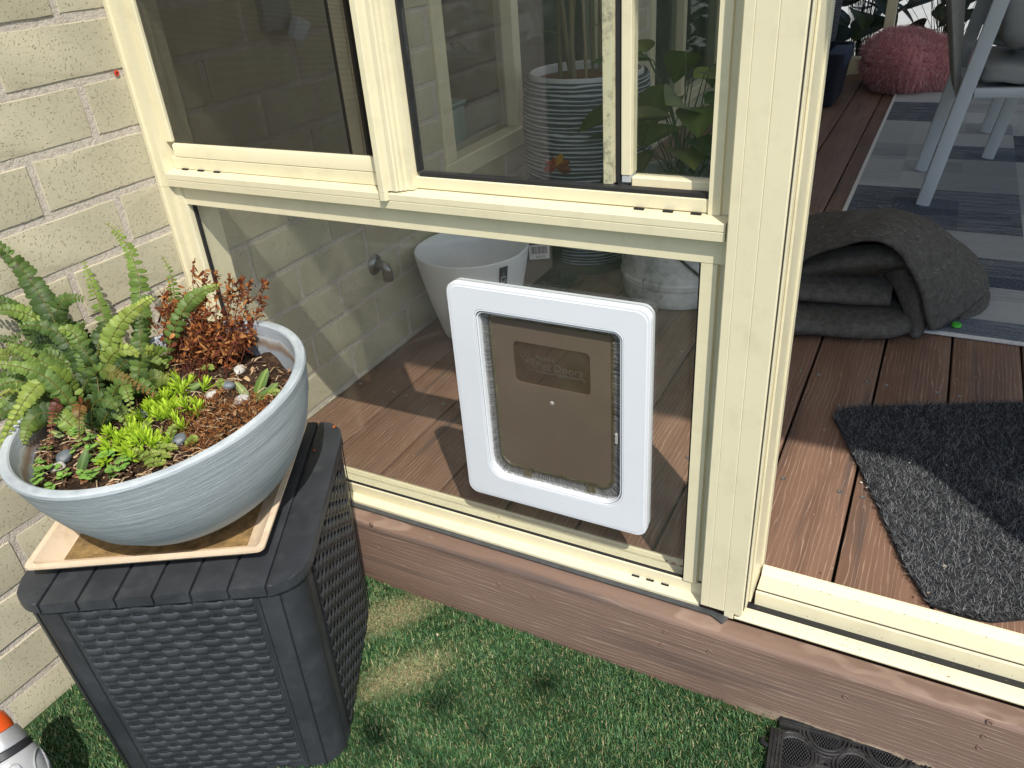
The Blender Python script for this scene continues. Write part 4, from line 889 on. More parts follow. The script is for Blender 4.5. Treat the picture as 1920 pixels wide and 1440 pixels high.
# ================================================================== TURF
def turf():
    N = 150000
    # sample only where the lawn is near the camera
    X = RNG.uniform(0.01, 1.75, N*2); Y = RNG.uniform(-0.95, -0.139, N*2)
    keep = np.ones(N*2, bool)
    d = (X-CAM.x)*FWD.x + (Y-CAM.y)*FWD.y + (-0.15-CAM.z)*FWD.z
    u = 960+F_PX*((X-CAM.x)*RGT.x+(Y-CAM.y)*RGT.y+(-0.15-CAM.z)*RGT.z)/d
    v = 720-F_PX*((X-CAM.x)*UPV.x+(Y-CAM.y)*UPV.y+(-0.15-CAM.z)*UPV.z)/d
    keep &= (d > 0.1) & (u > -160) & (u < 2080) & (v < 1620)
    # not inside the box footprint
    ca, sa = math.cos(-BOXA), math.sin(-BOXA); lx = (X-BC.x)*ca-(Y-BC.y)*sa; ly = (X-BC.x)*sa+(Y-BC.y)*ca
    keep &= ~((np.abs(lx) < HB-0.012) & (np.abs(ly) < HB-0.012))
    X, Y = X[keep][:N], Y[keep][:N]; N = len(X)
    def drift(cx, cy, rx, ry):
        a = math.radians(40); xr = (X-cx)*math.cos(a)-(Y-cy)*math.sin(a); yr = (X-cx)*math.sin(a)+(Y-cy)*math.cos(a); return np.clip(1.25-np.hypot(xr/rx, yr/ry), 0, 1)
    S = np.maximum(drift(0.42, -0.21, 0.05, 0.13), drift(0.53, -0.30, 0.045, 0.11))
    kp = RNG.random(N) > S*0.30; X, Y, S = X[kp], Y[kp], S[kp]; N = len(X)
    low = 0.5+0.25*np.sin(X*17+3*np.sin(Y*11))+0.25*np.sin(Y*23+2*np.sin(X*13+1))      # worn and fuller areas
    L = (0.75+0.4*low)*RNG.uniform(0.006, 0.0165, N)*(1-0.3*S); ang = RNG.uniform(0, 2*np.pi, N); lean = RNG.uniform(0.25, 1.25, N); wd = RNG.uniform(0.00045, 0.0010, N)
    dx, dy = np.cos(ang), np.sin(ang); sx, sy = -dy, dx
    z0 = -0.1505
    V = np.zeros((N, 5, 3), np.float32)
    h1, o1 = np.cos(lean*0.55)*L*0.55, np.sin(lean*0.55)*L*0.55
    h2, o2 = h1+np.cos(lean*1.15)*L*0.45, o1+np.sin(lean*1.15)*L*0.45
    h2 = np.maximum(h2, h1*0.6)
    for k, (off, hh, w_) in enumerate(((0, 0*h1, wd), (0, 0*h1, -wd), (o1, h1, -wd*0.9), (o1, h1, wd*0.9), (o2, h2, 0*wd))):
        V[:, k, 0] = X+dx*off+sx*w_; V[:, k, 1] = np.minimum(Y+dy*off+sy*w_, -0.1382); V[:, k, 2] = z0+hh
    me = bpy.data.meshes.new('turf'); me.vertices.add(N*5); me.vertices.foreach_set('co', V.ravel())
    base = (np.arange(N)*5)[:, None]
    loops = np.concatenate([base+np.array([0, 1, 2, 3]), base+np.array([3, 2, 4])], axis=1).ravel().astype(np.int32)
    me.loops.add(N*7); me.loops.foreach_set('vertex_index', loops); me.polygons.add(N*2)
    st = np.concatenate([np.arange(N)[:, None]*7+0, np.arange(N)[:, None]*7+4], axis=1).ravel().astype(np.int32)
    me.polygons.foreach_set('loop_start', st)
    me.update(calc_edges=True); me.validate()
    pal = np.array([(0.028, 0.084, 0.034), (0.046, 0.124, 0.046), (0.080, 0.172, 0.064), (0.135, 0.245, 0.095), (0.26, 0.30, 0.13), (0.34, 0.30, 0.16)])
    pick = RNG.choice(6, N, p=[.22, .27, .22, .15, .08, .06]); c = pal[pick]*RNG.uniform(.7, 1.25, (N, 1))*(0.78+0.34*low)[:, None]
    c = c*(1-0.30*S[:, None]) + np.array([0.42, 0.36, 0.20])*(0.30*S[:, None])
    col = np.ones((N, 5, 4), np.float32); col[:, :, :3] = c[:, None, :]
    ca_ = me.color_attributes.new('Col', 'FLOAT_COLOR', 'POINT'); ca_.data.foreach_set('color', col.ravel())
    o = link('artificial_turf', me, vcol('turf_blade', 0.5, 0.2, 0.3)); tag(o, 'short green artificial turf with pale sand in it', 'grass', kind='stuff')
turf()
b = MB()
for k in range(26):
    pass
# ================================================================== RUBBER DOORMAT ON THE TURF
ZM = -0.139
RUB = plain('black_rubber', (0.016, 0.016, 0.017), 0.5, 0.3, 60, 0.0003, 300, spec=0.45, dirt=((0.09, 0.085, 0.075), 0.35, 40))
A = on_z(1462, 1348, ZM); B = on_z(1800, 1440, ZM); ex = (B-A).normalized(); ey = Vector((ex.y, -ex.x, 0))     # ey points towards the camera
ma = math.atan2(ex.y, ex.x); mat_ = tag(empty('rubber_doormat', A, ma), 'black openwork rubber doormat with studded circles on the turf', 'doormat')
# local frame: x along the back edge, -y towards the camera
def mbar(name, x0, x1, y0, y1): 
    bm = bmesh.new(); add_box(bm, x0, x1, y0, y1, -0.006, 0.006, 0.0012)
    long_x = (x1-x0) > (y1-y0)
    for k in range(4):
        if long_x: w_ = (y1-y0)/4; add_box(bm, x0+.002, x1-.002, y0+w_*k+w_*.18, y0+w_*(k+1)-w_*.18, 0.0055, 0.0078, 0.0006)
        else: w_ = (x1-x0)/4; add_box(bm, x0+w_*k+w_*.18, x0+w_*(k+1)-w_*.18, y0+.002, y1-.002, 0.0055, 0.0078, 0.0006)
    link(name, finish(bm, 40), RUB, mat_)
mbar('border', 0.0, 0.72, -0.014, 0.006); mbar('border', -0.012, 0.010, -0.42, -0.022)
# bars stop short of each other at the corner as in the photograph
disc = lathe_me([(0.0001, 0.003), (0.023, 0.003), (0.0235, 0.0065), (0.026, 0.0075), (0.0275, 0.0045), (0.029, 0.0065), (0.0315, 0.0070), (0.033, 0.004), (0.0345, 0.0055), (0.0375, 0.005), (0.039, 0.0), (0.038, -0.006)], 40, 40)
stud = lathe_me([(0.0001, 0.0078), (0.0011, 0.0072), (0.0017, 0.0055), (0.0019, 0.002)], 8, 60)
P1 = on_z(1490, 1411, ZM+.005); l1 = Matrix.Rotation(-ma, 3, 'Z') @ (P1-A)
STEP = 0.0835
def studs(cx, cy, half=None):
    for i in range(-6, 7):
        for j in range(-6, 7):
            x, y = i*0.0041+(j % 2)*0.00205, j*0.0036
            if math.hypot(x, y) < 0.0208 and (half is None or y < half): yield (cx+x, cy+y)
nst = 0
for row in range(4):
    for c in range(-1, 8):
        cx = l1.x + STEP*c + (STEP/2 if row % 2 == 0 else 0); cy = l1.y + STEP*0.52 - STEP*0.52*row
        if cx < (0.03 if row == 0 else 0.0) or cx > 0.68: continue
        if row == 0: 
            # half circles tucked against the back border
            seg = [p for p in np.linspace(math.pi, 2*math.pi, 17)]; b = MB()
            for rr, hh in ((0.0375, .004), (0.0325, .006), (0.027, .0062)): b.tube([(cx+rr*math.cos(a), -0.012+rr*math.sin(a)*0.95, hh) for a in seg], 0.0022, 6)
            b.add([(cx, -0.013, .003)]+[(cx+.026*math.cos(a), -0.013+.025*math.sin(a), .003) for a in seg], [(0, i+1, i+2) for i in range(16)])
            b.build('half_ring', RUB, mat_, 50)
            if c < 4:
                for (sx, sy) in studs(cx, -0.013, -0.002):
                    q = link('stud', stud, RUB, mat_); q.location = (sx, sy, 0); nst += 1
        else:
            q = link('ring', disc, RUB, mat_); q.location = (cx, cy, 0)
            if row < 3 and c < 3 and nst < 270:
                for (sx, sy) in studs(cx, cy):
                    q = link('stud', stud, RUB, mat_); q.location = (sx, sy, 0); nst += 1
        if row:
            b = MB()
            for s in (-1, 1):      # webs that tie the rings together
                b.tube([(cx+s*.036, cy, .002), (cx+s*.046, cy+.004, .002), (cx+s*.047, cy+.012, .002)], .0036, 6); b.tube([(cx+s*.026, cy+.027, .002), (cx+s*.036, cy+.033, .002)], .0036, 6)
            o = b.build('web', RUB, mat_, 50); o['kind'] = 'stuff'
# ================================================================== TOOL AT THE LOWER LEFT
tb = on_z(-30, 1560, -0.05); t0 = at_depth(-18, 1360, depth(on_z(20, 1390, 0.02))); ax = (at_depth(70, 1530, depth(t0)+0.0)-t0).normalized()
tool = tag(empty('garden_tool', t0), 'grey handled garden tool with an orange cap by the brick wall', 'tool')
tool.rotation_mode = 'QUATERNION'; tool.rotation_quaternion = (-ax).to_track_quat('Z', 'Y')
SIL = plain('satin_silver', (0.50, 0.50, 0.50), 0.32, 0.04, 20, metal=0.55); ORG = plain('orange_plastic', (0.62, 0.085, 0.015), 0.22, 0.1, 9, spec=0.6); GRIP = plain('grey_grip', (0.33, 0.335, 0.34), 0.5, 0.08, 20); BLK = plain('black_band', (0.02, 0.02, 0.022), 0.4)
link('cap', lathe_me([(0.0001, 0.020), (0.012, 0.018), (0.021, 0.009), (0.0245, -0.006), (0.0245, -0.014)], 40, 50), ORG, tool)
link('collar', lathe_me([(0.024, -0.0145), (0.0275, -0.0148), (0.0305, -0.026), (0.0335, -0.036), (0.033, -0.0375)], 40, 40), SIL, tool)
link('band', lathe_me([(0.033, -0.038), (0.0345, -0.039), (0.0350, -0.048), (0.034, -0.049)], 40, 40), BLK, tool)
link('grip', lathe_me([(0.0345, -0.0495), (0.0372, -0.054), (0.0392, -0.075), (0.037, -0.125), (0.030, -0.175), (0.027, -0.18)], 48, 40), GRIP, tool)
for a0 in (0.4, 1.5, 2.6, 3.7, 4.8, 5.9):
    b = MB(); L_ = []
    for t in np.linspace(0, 2*math.pi, 25):
        a = a0+0.36*math.cos(t); z = -0.078+0.019*math.sin(t)+0.006*math.cos(t); r = 0.0397; L_.append((r*math.cos(a), r*math.sin(a), z))
    b.tube(L_, 0.0012, 6); b.build('grip_rib', SIL, tool, 50)
tsp = link('shaft', lathe_me([(0.026, -0.18), (0.026, -0.30)], 24), BLK, tool)

# ================================================================== ON THE WALL INSIDE
def onwall(px, py): d = ray(px, py); return CAM+d*((0-CAM.x)/d.x)
BRASS = plain('tarnished_chrome', (0.30, 0.28, 0.26), 0.28, 0.25, 60, metal=0.9)
tp_ = Vector((0.0, 0.452, 0.252)); tap = tag(empty('tap_elbow', tp_), 'tarnished chrome tap elbow on the inner brick wall', 'tap')
o = link('flange', lathe_me([(0.0001, 0.010), (0.013, 0.009), (0.021, 0.006), (0.0260, 0.0015), (0.0265, 0.0)], 32, 40), BRASS, tap); o.rotation_euler = (0, math.radians(90), 0)
b = MB(); b.tube([(0.004, 0, 0), (0.020, 0, 0.001), (0.029, 0, -0.001), (0.034, 0, -0.007), (0.035, 0, -0.014)], 0.0115, 16); b.build('elbow', BRASS, tap, 50)
o = link('outlet', lathe_me([(0.010, 0.0), (0.0125, -0.001), (0.0125, -0.006), (0.0138, -0.0065), (0.0138, -0.026), (0.0125, -0.028), (0.010, -0.028), (0.010, -0.004)], 28, 40, close=True), BRASS, tap); o.location = (0.035, 0.0, -0.010)
fp = onwall(525, 50); fx = tag(empty('wall_light', fp), 'white plastic wall fitting on the inner brick wall behind the fly screen', 'fitting')
link('mount', box_me(0.0008, 0.018, -0.055, 0.022, -0.004, 0.060, 0.003, 2), plain('fitting_grey', (0.30, 0.30, 0.27), 0.5), fx)
o = link('housing', lathe_me([(0.0001, -0.004), (0.013, -0.004), (0.0165, 0.0), (0.020, 0.030), (0.018, 0.036), (0.0001, 0.037)], 10, 25), WHITEPL, fx); o.location = (0.032, 0.004, -0.020); o.rotation_euler = (math.radians(-18), math.radians(22), 0)

# ================================================================== POTS INSIDE
WP = plain('warm_white_pot', (0.82, 0.81, 0.79), 0.42, 0.04, 6, dirt=((0.40, 0.39, 0.36), 0.25, 12))
wp = tag(empty('white_pot', (0.155, 0.662, 0)), 'large plain off white tapered plant pot, empty, against the brick wall', 'plant pot')
link('pot_shell', lathe_me([(0.001, 0.001), (0.088, 0.0), (0.096, 0.006), (0.119, 0.085), (0.139, 0.175), (0.1495, 0.232), (0.150, 0.239), (0.147, 0.241), (0.144, 0.236), (0.131, 0.17), (0.106, 0.05), (0.001, 0.03)], 72, 35), WP, wp)
STK = plain('black_sticker', (0.012, 0.013, 0.014), 0.4); STG = plain('sticker_teal', (0.05, 0.25, 0.22), 0.5); STW = plain('sticker_white', (0.7, 0.7, 0.7), 0.5)
sp = on_y(932, 507, 0.60); ang = math.atan2(CAM.y-0.662, CAM.x-0.155)+0.52; SZ = .032
def potr(z): return np.interp(z, [.006, .085, .175, .232], [.096, .119, .139, .1495])
b = MB()
def patch(b, a0, a1, z0, z1, e, n=6):
    V = []; 
    for i in range(n+1):
        a = a0+(a1-a0)*i/n
        for z in (z0+SZ, z1+SZ): r = potr(z)+e; V.append((r*math.cos(a), r*math.sin(a), z))
    b.add(V, [(2*i, 2*i+2, 2*i+3, 2*i+1) for i in range(n)])
sa_ = ang; b = MB(); patch(b, sa_-.085, sa_+.085, .115, .195, .0018); st_ = b.build('sticker', STK, wp)
b = MB(); [patch(b, sa_-.045, sa_+.045, .1655, .1675, .0024) for _ in (0,)]; patch(b, sa_-.045, sa_-.039, .151, .167, .0024, 1); patch(b, sa_+.039, sa_+.045, .151, .167, .0024, 1); patch(b, sa_-.04, sa_+.04, .150, .152, .0024); [patch(b, sa_-.06, sa_+.06, z, z+.0011, .0024) for z in (.1435, .1405, .1375, .1345)]
b.build('sticker_print', STW, st_)
b = MB()
for k in range(7):
    a = sa_+(-.03+.01*k); z = .177+.010*(1-abs(k-3)/3.2); z += SZ; r0, r1 = potr(.17+SZ)+.0025, potr(z)+.0025
    b.add([(r0*math.cos(sa_-.004), r0*math.sin(sa_-.004), .169+SZ), (r0*math.cos(sa_+.004), r0*math.sin(sa_+.004), .169+SZ), (r1*math.cos(a), r1*math.sin(a), z)], [(0, 1, 2)])
b.build('sticker_plant', STG, st_)
# cement coloured pail with rope
def cement_mat():
    t = NT('cement_pail'); v = t.vec()
    c = t.ramp(t.noise(v, 9, 8, 0.7), [(0.35, (0.24, 0.24, 0.225)), (0.5, (0.56, 0.555, 0.53)), (0.65, (0.76, 0.75, 0.72))])
    c = t.mix(t.ramp(t.noise(t.vec((1, 1, .5)), 42, 6, 0.7), [(0.60, (0,)*3), (0.67, (.8,)*3)]), c, (0.13, 0.13, 0.125))
    t.pbr(c, 0.8, 0, t.bump(t.noise(v, 40, 6), .002), .2); return t.m
CEM = cement_mat(); cp = tag(empty('cement_pail', (0.585, 1.085, 0)), 'mottled cement look round pail planter with a dark rope', 'planter')
link('pail_shell', lathe_me([(0.001, 0.001), (0.142, 0.0), (0.152, 0.006), (0.158, 0.030), (0.160, 0.058), (0.163, 0.062), (0.164, 0.076), (0.161, 0.081), (0.165, 0.20), (0.168, 0.315), (0.171, 0.320), (0.171, 0.335), (0.166, 0.338), (0.158, 0.335), (0.156, 0.29), (0.001, 0.28)], 72, 30), CEM, cp)
b = MB(); rp = [on_y(1245, 455, 0.92), on_y(1270, 482, 0.925), on_y(1296, 506, 0.935), on_y(1328, 530, 0.955)]
rp = [Vector((0.585, 1.085, 0))+Vector(((p-Vector((0.585, 1.085, 0))).x, (p-Vector((0.585, 1.085, 0))).y, 0)).normalized()*0.170+Vector((0, 0, p.z)) for p in rp]
for ph in (0, 2.1, 4.2): b.tube([bez(rp, t)+Vector((.0022*math.cos(t*60+ph), .001, .0022*math.sin(t*60+ph))) for t in np.linspace(0, 1, 50)], .0026, 6)
o = b.build('rope', plain('dark_rope', (.05, .05, .048), .9), cp); o.location = -Vector((0.585, 1.085, 0))
# white liner and big leaved plant growing in the pail
b = MB()
for k in range(46):
    a0 = k/46*6.283; r = .135+random.uniform(-.012, .018); z = .335+random.uniform(0, .016); a1 = a0+.2
    b.add([(r*math.cos(a0)*1.05, r*math.sin(a0)*1.05, z-.01), (r*math.cos(a1)*1.05, r*math.sin(a1)*1.05, z-.006), (r*.72*math.cos(a1), r*.72*math.sin(a1), z+.004), (r*.70*math.cos(a0), r*.70*math.sin(a0), z)], [(0, 1, 2, 3)], shade((.60, .62, .66), .15))
ln = tag(empty('plastic_liner', (0.585, 1.085, 0.33)), 'crumpled white plastic bag lining the cement pail', 'plastic bag'); o = b.build('liner_folds', vcol('white_film', .35, .3), ln, 60); o.location = (0, 0, -.33)
def bigleaf(b, base, tip, n, W, c, vein=True, rows=8):
    d = tip-base; L = d.length; d = d.normalized(); n = (n-d*n.dot(d)).normalized(); s = d.cross(n); V = []; CC = []
    for i in range(rows+1):
        t = i/rows; w_ = W*(math.sin(math.pi*min(1, t**0.72*1.0))**0.85 if 0 < t < 1 else 0.02); q = base+d*(L*t)-n*(.22*L*t*t)
        V += [q-s*w_+n*w_*.22, q-s*w_*.5+n*w_*.05, q, q+s*w_*.5+n*w_*.05, q+s*w_+n*w_*.22]; cm = tuple(min(1, x*1.5) for x in c); CC += [c, c, cm, c, c]
    b.add(V, [(i*5+k, i*5+k+1, (i+1)*5+k+1, (i+1)*5+k) for i in range(rows) for k in range(4)], CC)
def leafy(name, loc, label, n, h0, h1, spread, LL, cols, cat='plant', up=0.5, group=None, seed=1, lean=(0, 0)):
    rr = random.Random(seed); e = tag(empty(name, loc), label, cat, group)
    for k in range(n):
        b = MB(); a = rr.uniform(0, 6.283); r = spread*rr.random()**.6; base = Vector((rr.gauss(0, .02), rr.gauss(0, .02), 0)); h = rr.uniform(h0, h1)
        tipb = Vector((r*math.cos(a)+lean[0], r*math.sin(a)+lean[1], h)); mid = (base+tipb)/2+Vector((0, 0, h*.15)); b.tube([base, mid, tipb], .0022, 5, (.05, .09, .03), .0014)
        d = Vector((math.cos(a+rr.gauss(0, .6)), math.sin(a+rr.gauss(0, .6)), rr.uniform(-.5, up))).normalized(); L = rr.uniform(*LL)
        nn = Vector((rr.gauss(0, .3), rr.gauss(0, .3), 1)); c = rr.choice(cols); kk = rr.uniform(.75, 1.25); bigleaf(b, tipb, tipb+d*L, nn, L*rr.uniform(.26, .36), tuple(x*kk for x in c))
        o = b.build('leaf', LEAF, e, 60)
    return e
leafy('pothos', (0.585, 1.085, 0.285), 'yellow green broad leaved plant growing in the cement pail', 40, .05, .36, .14, (.10, .17), [(.09, .13, .02), (.15, .18, .03), (.05, .09, .02), (.17, .18, .05)], seed=4)
# striped pot with canes
def stripe_mat(name, base, line, sc):
    t = NT(name); v = t.vec((.05, .05, 1))
    wv = t.n('ShaderNodeTexWave', wave_type='BANDS', bands_direction='Z', wave_profile='SIN'); t.l(t.vec((.12, .12, 1)), wv.inputs['Vector']); wv.inputs['Scale'].default_value = sc; wv.inputs['Distortion'].default_value = 4.0; wv.inputs['Detail'].default_value = 1.5; wv.inputs['Detail Scale'].default_value = 2.2
    col = t.mix(t.ramp(wv.outputs['Fac'], [(.62, (0,)*3), (.80, (1,)*3)]), base, line)
    t.pbr(col, .55, 0, t.bump(wv.outputs['Fac'], .003, .8), .3); return t.m
spc = (0.248, 1.235, 0.0); spt = tag(empty('striped_pot', spc), 'tall grey pot with wavy white horizontal ridges holding bare canes', 'plant pot')
link('pot_shell', lathe_me([(0.001, 0.016), (0.115, 0.015), (0.125, 0.022), (0.150, 0.10), (0.176, 0.22), (0.190, 0.34), (0.193, 0.43), (0.188, 0.51), (0.180, 0.565), (0.177, 0.572), (0.171, 0.570), (0.168, 0.555), (0.168, 0.53), (0.001, 0.52)], 80, 35), stripe_mat('ridged_grey_white', (.060, .066, .080), (.46, .48, .51), 27), spt)
link('saucer', lathe_me([(0.001, 0.0), (0.132, 0.0), (0.142, 0.030), (0.139, 0.031), (0.128, 0.010), (0.001, 0.009)], 56, 35), plain('black_saucer', (.012, .014, .013), .45), spt)
link('inner_pot', lathe_me([(0.1645, 0.535), (0.165, 0.576), (0.162, 0.582), (0.157, 0.580), (0.156, 0.545), (0.001, 0.54)], 56, 35), plain('pale_liner', (.55, .54, .52), .5), spt)
link('potting_mix', lathe_me([(0.155, 0.558), (0.10, 0.566), (0.001, 0.569)], 40, 60), plain('bark_mix', (.16, .06, .035), .95, .5, 70, .004, 120), spt)
CANE = vcol('cane', .8)
for k in range(11):
    b = MB(); a = random.uniform(0, 6.28); r = random.uniform(.02, .11); p = Vector((r*math.cos(a), r*math.sin(a), .555)); q = p+Vector((random.gauss(0, .04), random.gauss(0, .04), random.uniform(.5, .9))); c = shade((.22, .17, .11), .3)
    b.tube([p.lerp(q, t)+Vector((random.gauss(0, .003), random.gauss(0, .003), 0)) for t in np.linspace(0, 1, 9)], random.uniform(.004, .009), 7, c, .003)
    for j in range(4):
        s = p.lerp(q, random.uniform(.15, .9)); b.tube([s, s+Vector((random.gauss(0, .05), random.gauss(0, .05), random.uniform(.0, .06)))], .0012, 4, c)
    b.build('cane', CANE, spt, 60)
# square black pot with a barcode label
sq = tag(empty('square_pot', (0.180, 1.015, 0), math.radians(28)), 'glossy black square tapered pot with a white barcode label', 'plant pot')
bm = bmesh.new(); rings = []
for (h, z) in ((.052, 0), (.075, .27), (.069, .27), (.046, .02)): rings.append([bm.verts.new((x, y, z)) for x, y in rrect(-h, h, -h, h, .008, 3)])
n = len(rings[0])
for i in range(3):
    for k in range(n): bm.faces.new((rings[i][k], rings[i][(k+1) % n], rings[i+1][(k+1) % n], rings[i+1][k]))
bm.faces.new(rings[0][::-1]); bm.faces.new(rings[-1]); link('pot_shell', finish(bm, 35), plain('gloss_black', (.012, .011, .010), .16, .2, 8, spec=.6), sq)
lab = link('barcode_label', box_me(-.030, .030, -.0009, 0, -.023, .023), STW, sq); lab.matrix_local = Matrix.Translation((-.006, -.0632, .122)) @ Matrix.Rotation(math.atan2(.023, .27), 4, 'X')
b = MB(); x = -.022
while x < .022:
    w_ = random.choice((.0006, .001, .0017)); b.add([(x, -.0013, -.006), (x+w_, -.0013, -.006), (x+w_, -.0013, .017), (x, -.0013, .017)], [(0, 1, 2, 3)]); x += w_+random.choice((.0007, .0012))
link('barcode', b.mesh(), BLK, lab)
pt = text_me('$28.98', .0095, .0002); o = link('price', pt, BLK, lab); o.rotation_euler = (math.radians(90), 0, 0); o.location = (-.010, -.0013, -.0185)
gs = tag(empty('small_saucer', (0.245, 1.005, 0)), 'small black saucer with a green rim on the deck', 'saucer'); link('saucer_shell', lathe_me([(0.001, 0.001), (0.040, 0.0), (0.055, 0.022), (0.053, 0.0225), (0.039, 0.004), (0.001, 0.004)], 40, 35), plain('dark_green_plastic', (.01, .022, .018), .35), gs)
o = link('rim', lathe_me([(0.0532, 0.0228), (0.0555, 0.0222), (0.0558, 0.0245), (0.0535, 0.0248)], 40, 35, close=True), plain('green_rim', (.02, .08, .055), .4), gs)
# fallen leaf stuck behind the upper pane
lf = tag(empty('fallen_leaf', on_y(1042, 312, -0.052)), 'red and brown fallen leaf caught against the upper window pane', 'leaf'); b = MB(); L0 = Vector((0, 0, 0))
for a, L, c in ((200, .026, (0.0561, 0.0059, 0.004)), (160, .020, (0.0627, 0.0083, 0.004)), (110, .017, (0.0528, 0.0066, 0.004)), (60, .024, (0.0858, 0.0462, 0.0066)), (-15, .028, (0.0363, 0.0099, 0.0059)), (20, .026, (0.0429, 0.0099, 0.005))):
    d = Vector((math.cos(math.radians(a)), 0, math.sin(math.radians(a)))); pinna(b, L0, d, Vector((0, -1, .1)).normalized(), L*.8, L*.22, c, .1)
b.build('leaf_blade', DRY, lf)

# ================================================================== RUG, CHAIRS, BEANBAG, BLUE TUB
def rug_mat():
    t = NT('patchwork_rug'); v = t.tc.outputs['Object']
    def cells(sx, sy, ox):
        mpp = t.n('ShaderNodeMapping'); mpp.inputs['Scale'].default_value = (1/sx, 1/sy, 0); mpp.inputs['Location'].default_value = (ox, ox*.7, 0); t.l(v, mpp.inputs[0])
        fl_ = t.n('ShaderNodeVectorMath', operation='FLOOR'); t.l(mpp.outputs[0], fl_.inputs[0]); wn = t.n('ShaderNodeTexWhiteNoise'); t.l(fl_.outputs[0], wn.inputs['Vector']); return wn.outputs['Value']
    a = t.ramp(cells(.31, .22, .37), [(0, (.50, .50, .485)), (.30, (.32, .33, .33)), (.48, (.08, .10, .135)), (.64, (.42, .42, .41)), (.80, (.022, .034, .062))], 'CONSTANT')
    c2 = t.ramp(cells(.21, .17, 1.9), [(0, (.50, .51, .52)), (.5, (.05, .07, .13)), (.72, (.30, .32, .34))], 'CONSTANT')
    st = t.ramp(t.noise(t.vec((.25, 3, 1)), 40, 5, .7), [(.42, (0,)*3), (.58, (1,)*3)])
    col = t.mix(t.math('MULTIPLY', st, .32), a, c2)
    col = t.mix(t.ramp(t.noise(t.vec((1, 1, 1)), 230, 4, .65), [(.44, (0,)*3), (.58, (.42,)*3)]), col, (.36, .37, .37))
    t.pbr(col, .95, 0, t.bump(t.noise(t.vec(), 380, 3), .004), .05); return t.m
rug = tag(empty('patchwork_rug', (1.9, 2.5, 0)), 'grey and navy patchwork rug under the chairs', 'rug')
o = link('rug_pile', box_me(.945-1.9, 2.85-1.9, 1.026-2.5, 4.02-2.5, .0015, .009, .002), rug_mat(), rug)
BIND = plain('pale_binding', (.62, .60, .57), .9, .1, 200)
for (a, b_, c, d) in ((.930, 2.865, 1.012, 1.026), (.930, 2.865, 4.020, 4.034), (.930, .945, 1.0265, 4.0195), (2.85, 2.865, 1.0265, 4.0195)): link('binding', box_me(a-1.9, b_-1.9, c-2.5, d-2.5, .0015, .0085, .002), BIND, rug)
ALU = plain('pale_grey_aluminium', (.50, .53, .55), .4, .03, 8); CUSH = plain('grey_cushion_fabric', (.30, .295, .285), .95, .07, 30, .0008, 900); ROPE = plain('taupe_strap', (.27, .255, .235), .8, .1, 60)
def sbar(name, P, Q, w, d, mat, par, side=Vector((0, 1, 0))):
    P, Q = Vector(P), Vector(Q); t = (Q-P).normalized(); s = (side-t*side.dot(t)).normalized(); u = t.cross(s); bm = bmesh.new()
    rows = [[bm.verts.new(c+u*(a*w/2)+s*(e*d/2)) for a, e in ((-1, -1), (1, -1), (1, 1), (-1, 1))] for c in (P, Q)]
    for k in range(4): bm.faces.new((rows[0][k], rows[0][(k+1) % 4], rows[1][(k+1) % 4], rows[1][k]))
    bm.faces.new(rows[0][::-1]); bm.faces.new(rows[1]); es = [e for e in bm.edges if abs((e.verts[0].co-e.verts[1].co).normalized().dot(t)) > .9]; bmesh.ops.bevel(bm, geom=es, offset=min(w, d)*.12, segments=2, profile=.5, affect='EDGES')
    return link(name, finish(bm, 40), mat, par)
def cushion(name, c, s, par, mat, amp=.25, puff=.5, rot=0):
    bm = bmesh.new(); bmesh.ops.create_cube(bm, size=1); bmesh.ops.subdivide_edges(bm, edges=bm.edges[:], cuts=7, use_grid_fill=True)
    for v in bm.verts:
        x, y, z = v.co; k = (1-(2*abs(x))**6*.25)*(1-(2*abs(y))**6*.25); f = .78+.22*math.cos(x*math.pi)*math.cos(y*math.pi)
        r = (abs(2*x)**8+abs(2*y)**8+abs(2*z)**8)**(1/8); v.co = Vector((x/r*s[0]*2, y/r*s[1]*2, z/r*s[2]*f*2))
        v.co += Vector((0, 0, .004*math.sin(x*19+y*7)))
    o = link(name, finish(bm, 60), mat, par); o.location = c; o.rotation_euler = (0, rot, 0); return o
def chair(loc, label, rz=0.0, w=0.44):
    e = tag(empty('dining_chair', loc, rz), label, 'chair', 'outdoor dining chairs on the patchwork rug')
    for y in (0, w):
        sbar('rear_leg', (0, y, .009), (.112, y, .70), .044, .026, ALU, e); sbar('front_leg', (.56, y, .009), (.50, y, .66), .044, .026, ALU, e); sbar('arm', (.100, y, .711), (.512, y, .672), .030, .05, ALU, e)
        sbar('seat_rail', (.085, y, .384), (.522, y, .392), .030, .026, ALU, e)
    sbar('seat_rail', (.075, .0285, .378), (.075, w-.0285, .378), .03, .028, ALU, e, Vector((1, 0, 0))); sbar('seat_rail', (.51, .0285, .392), (.51, w-.0285, .392), .03, .028, ALU, e, Vector((1, 0, 0)))
    bm = bmesh.new(); add_box(bm, .095, .495, .03, w-.03, .386, .394); link('seat_panel', finish(bm), ALU, e)
    cushion('seat_cushion', (.315, w/2, .436), (.225, w*.49, .038), e, CUSH)
    cushion('back_cushion', (.185, w/2, .68), (.080, w*.50, .20), e, CUSH, rot=math.radians(-12))
    sbar('back_rail', (-.055, -.01, .83), (-.055, w+.01, .83), .03, .03, ALU, e, Vector((1, 0, 0)))
    for y in (.028, .14, w/2, w-.14, w-.028):
        b = MB()
        for k in range(9):
            u = (k-4)/4; V = [Vector((.040+u*.002, y+u*.003, .368)), Vector((.015+u*.012, y+u*.012, .52)), Vector((-.045+u*.026, y+u*.030, .83))]; b.tube([bez(V, t) for t in np.linspace(0, 1, 7)], .0046, 6)
        o = b.build('strap_bundle', ROPE, e, 60)
    return e
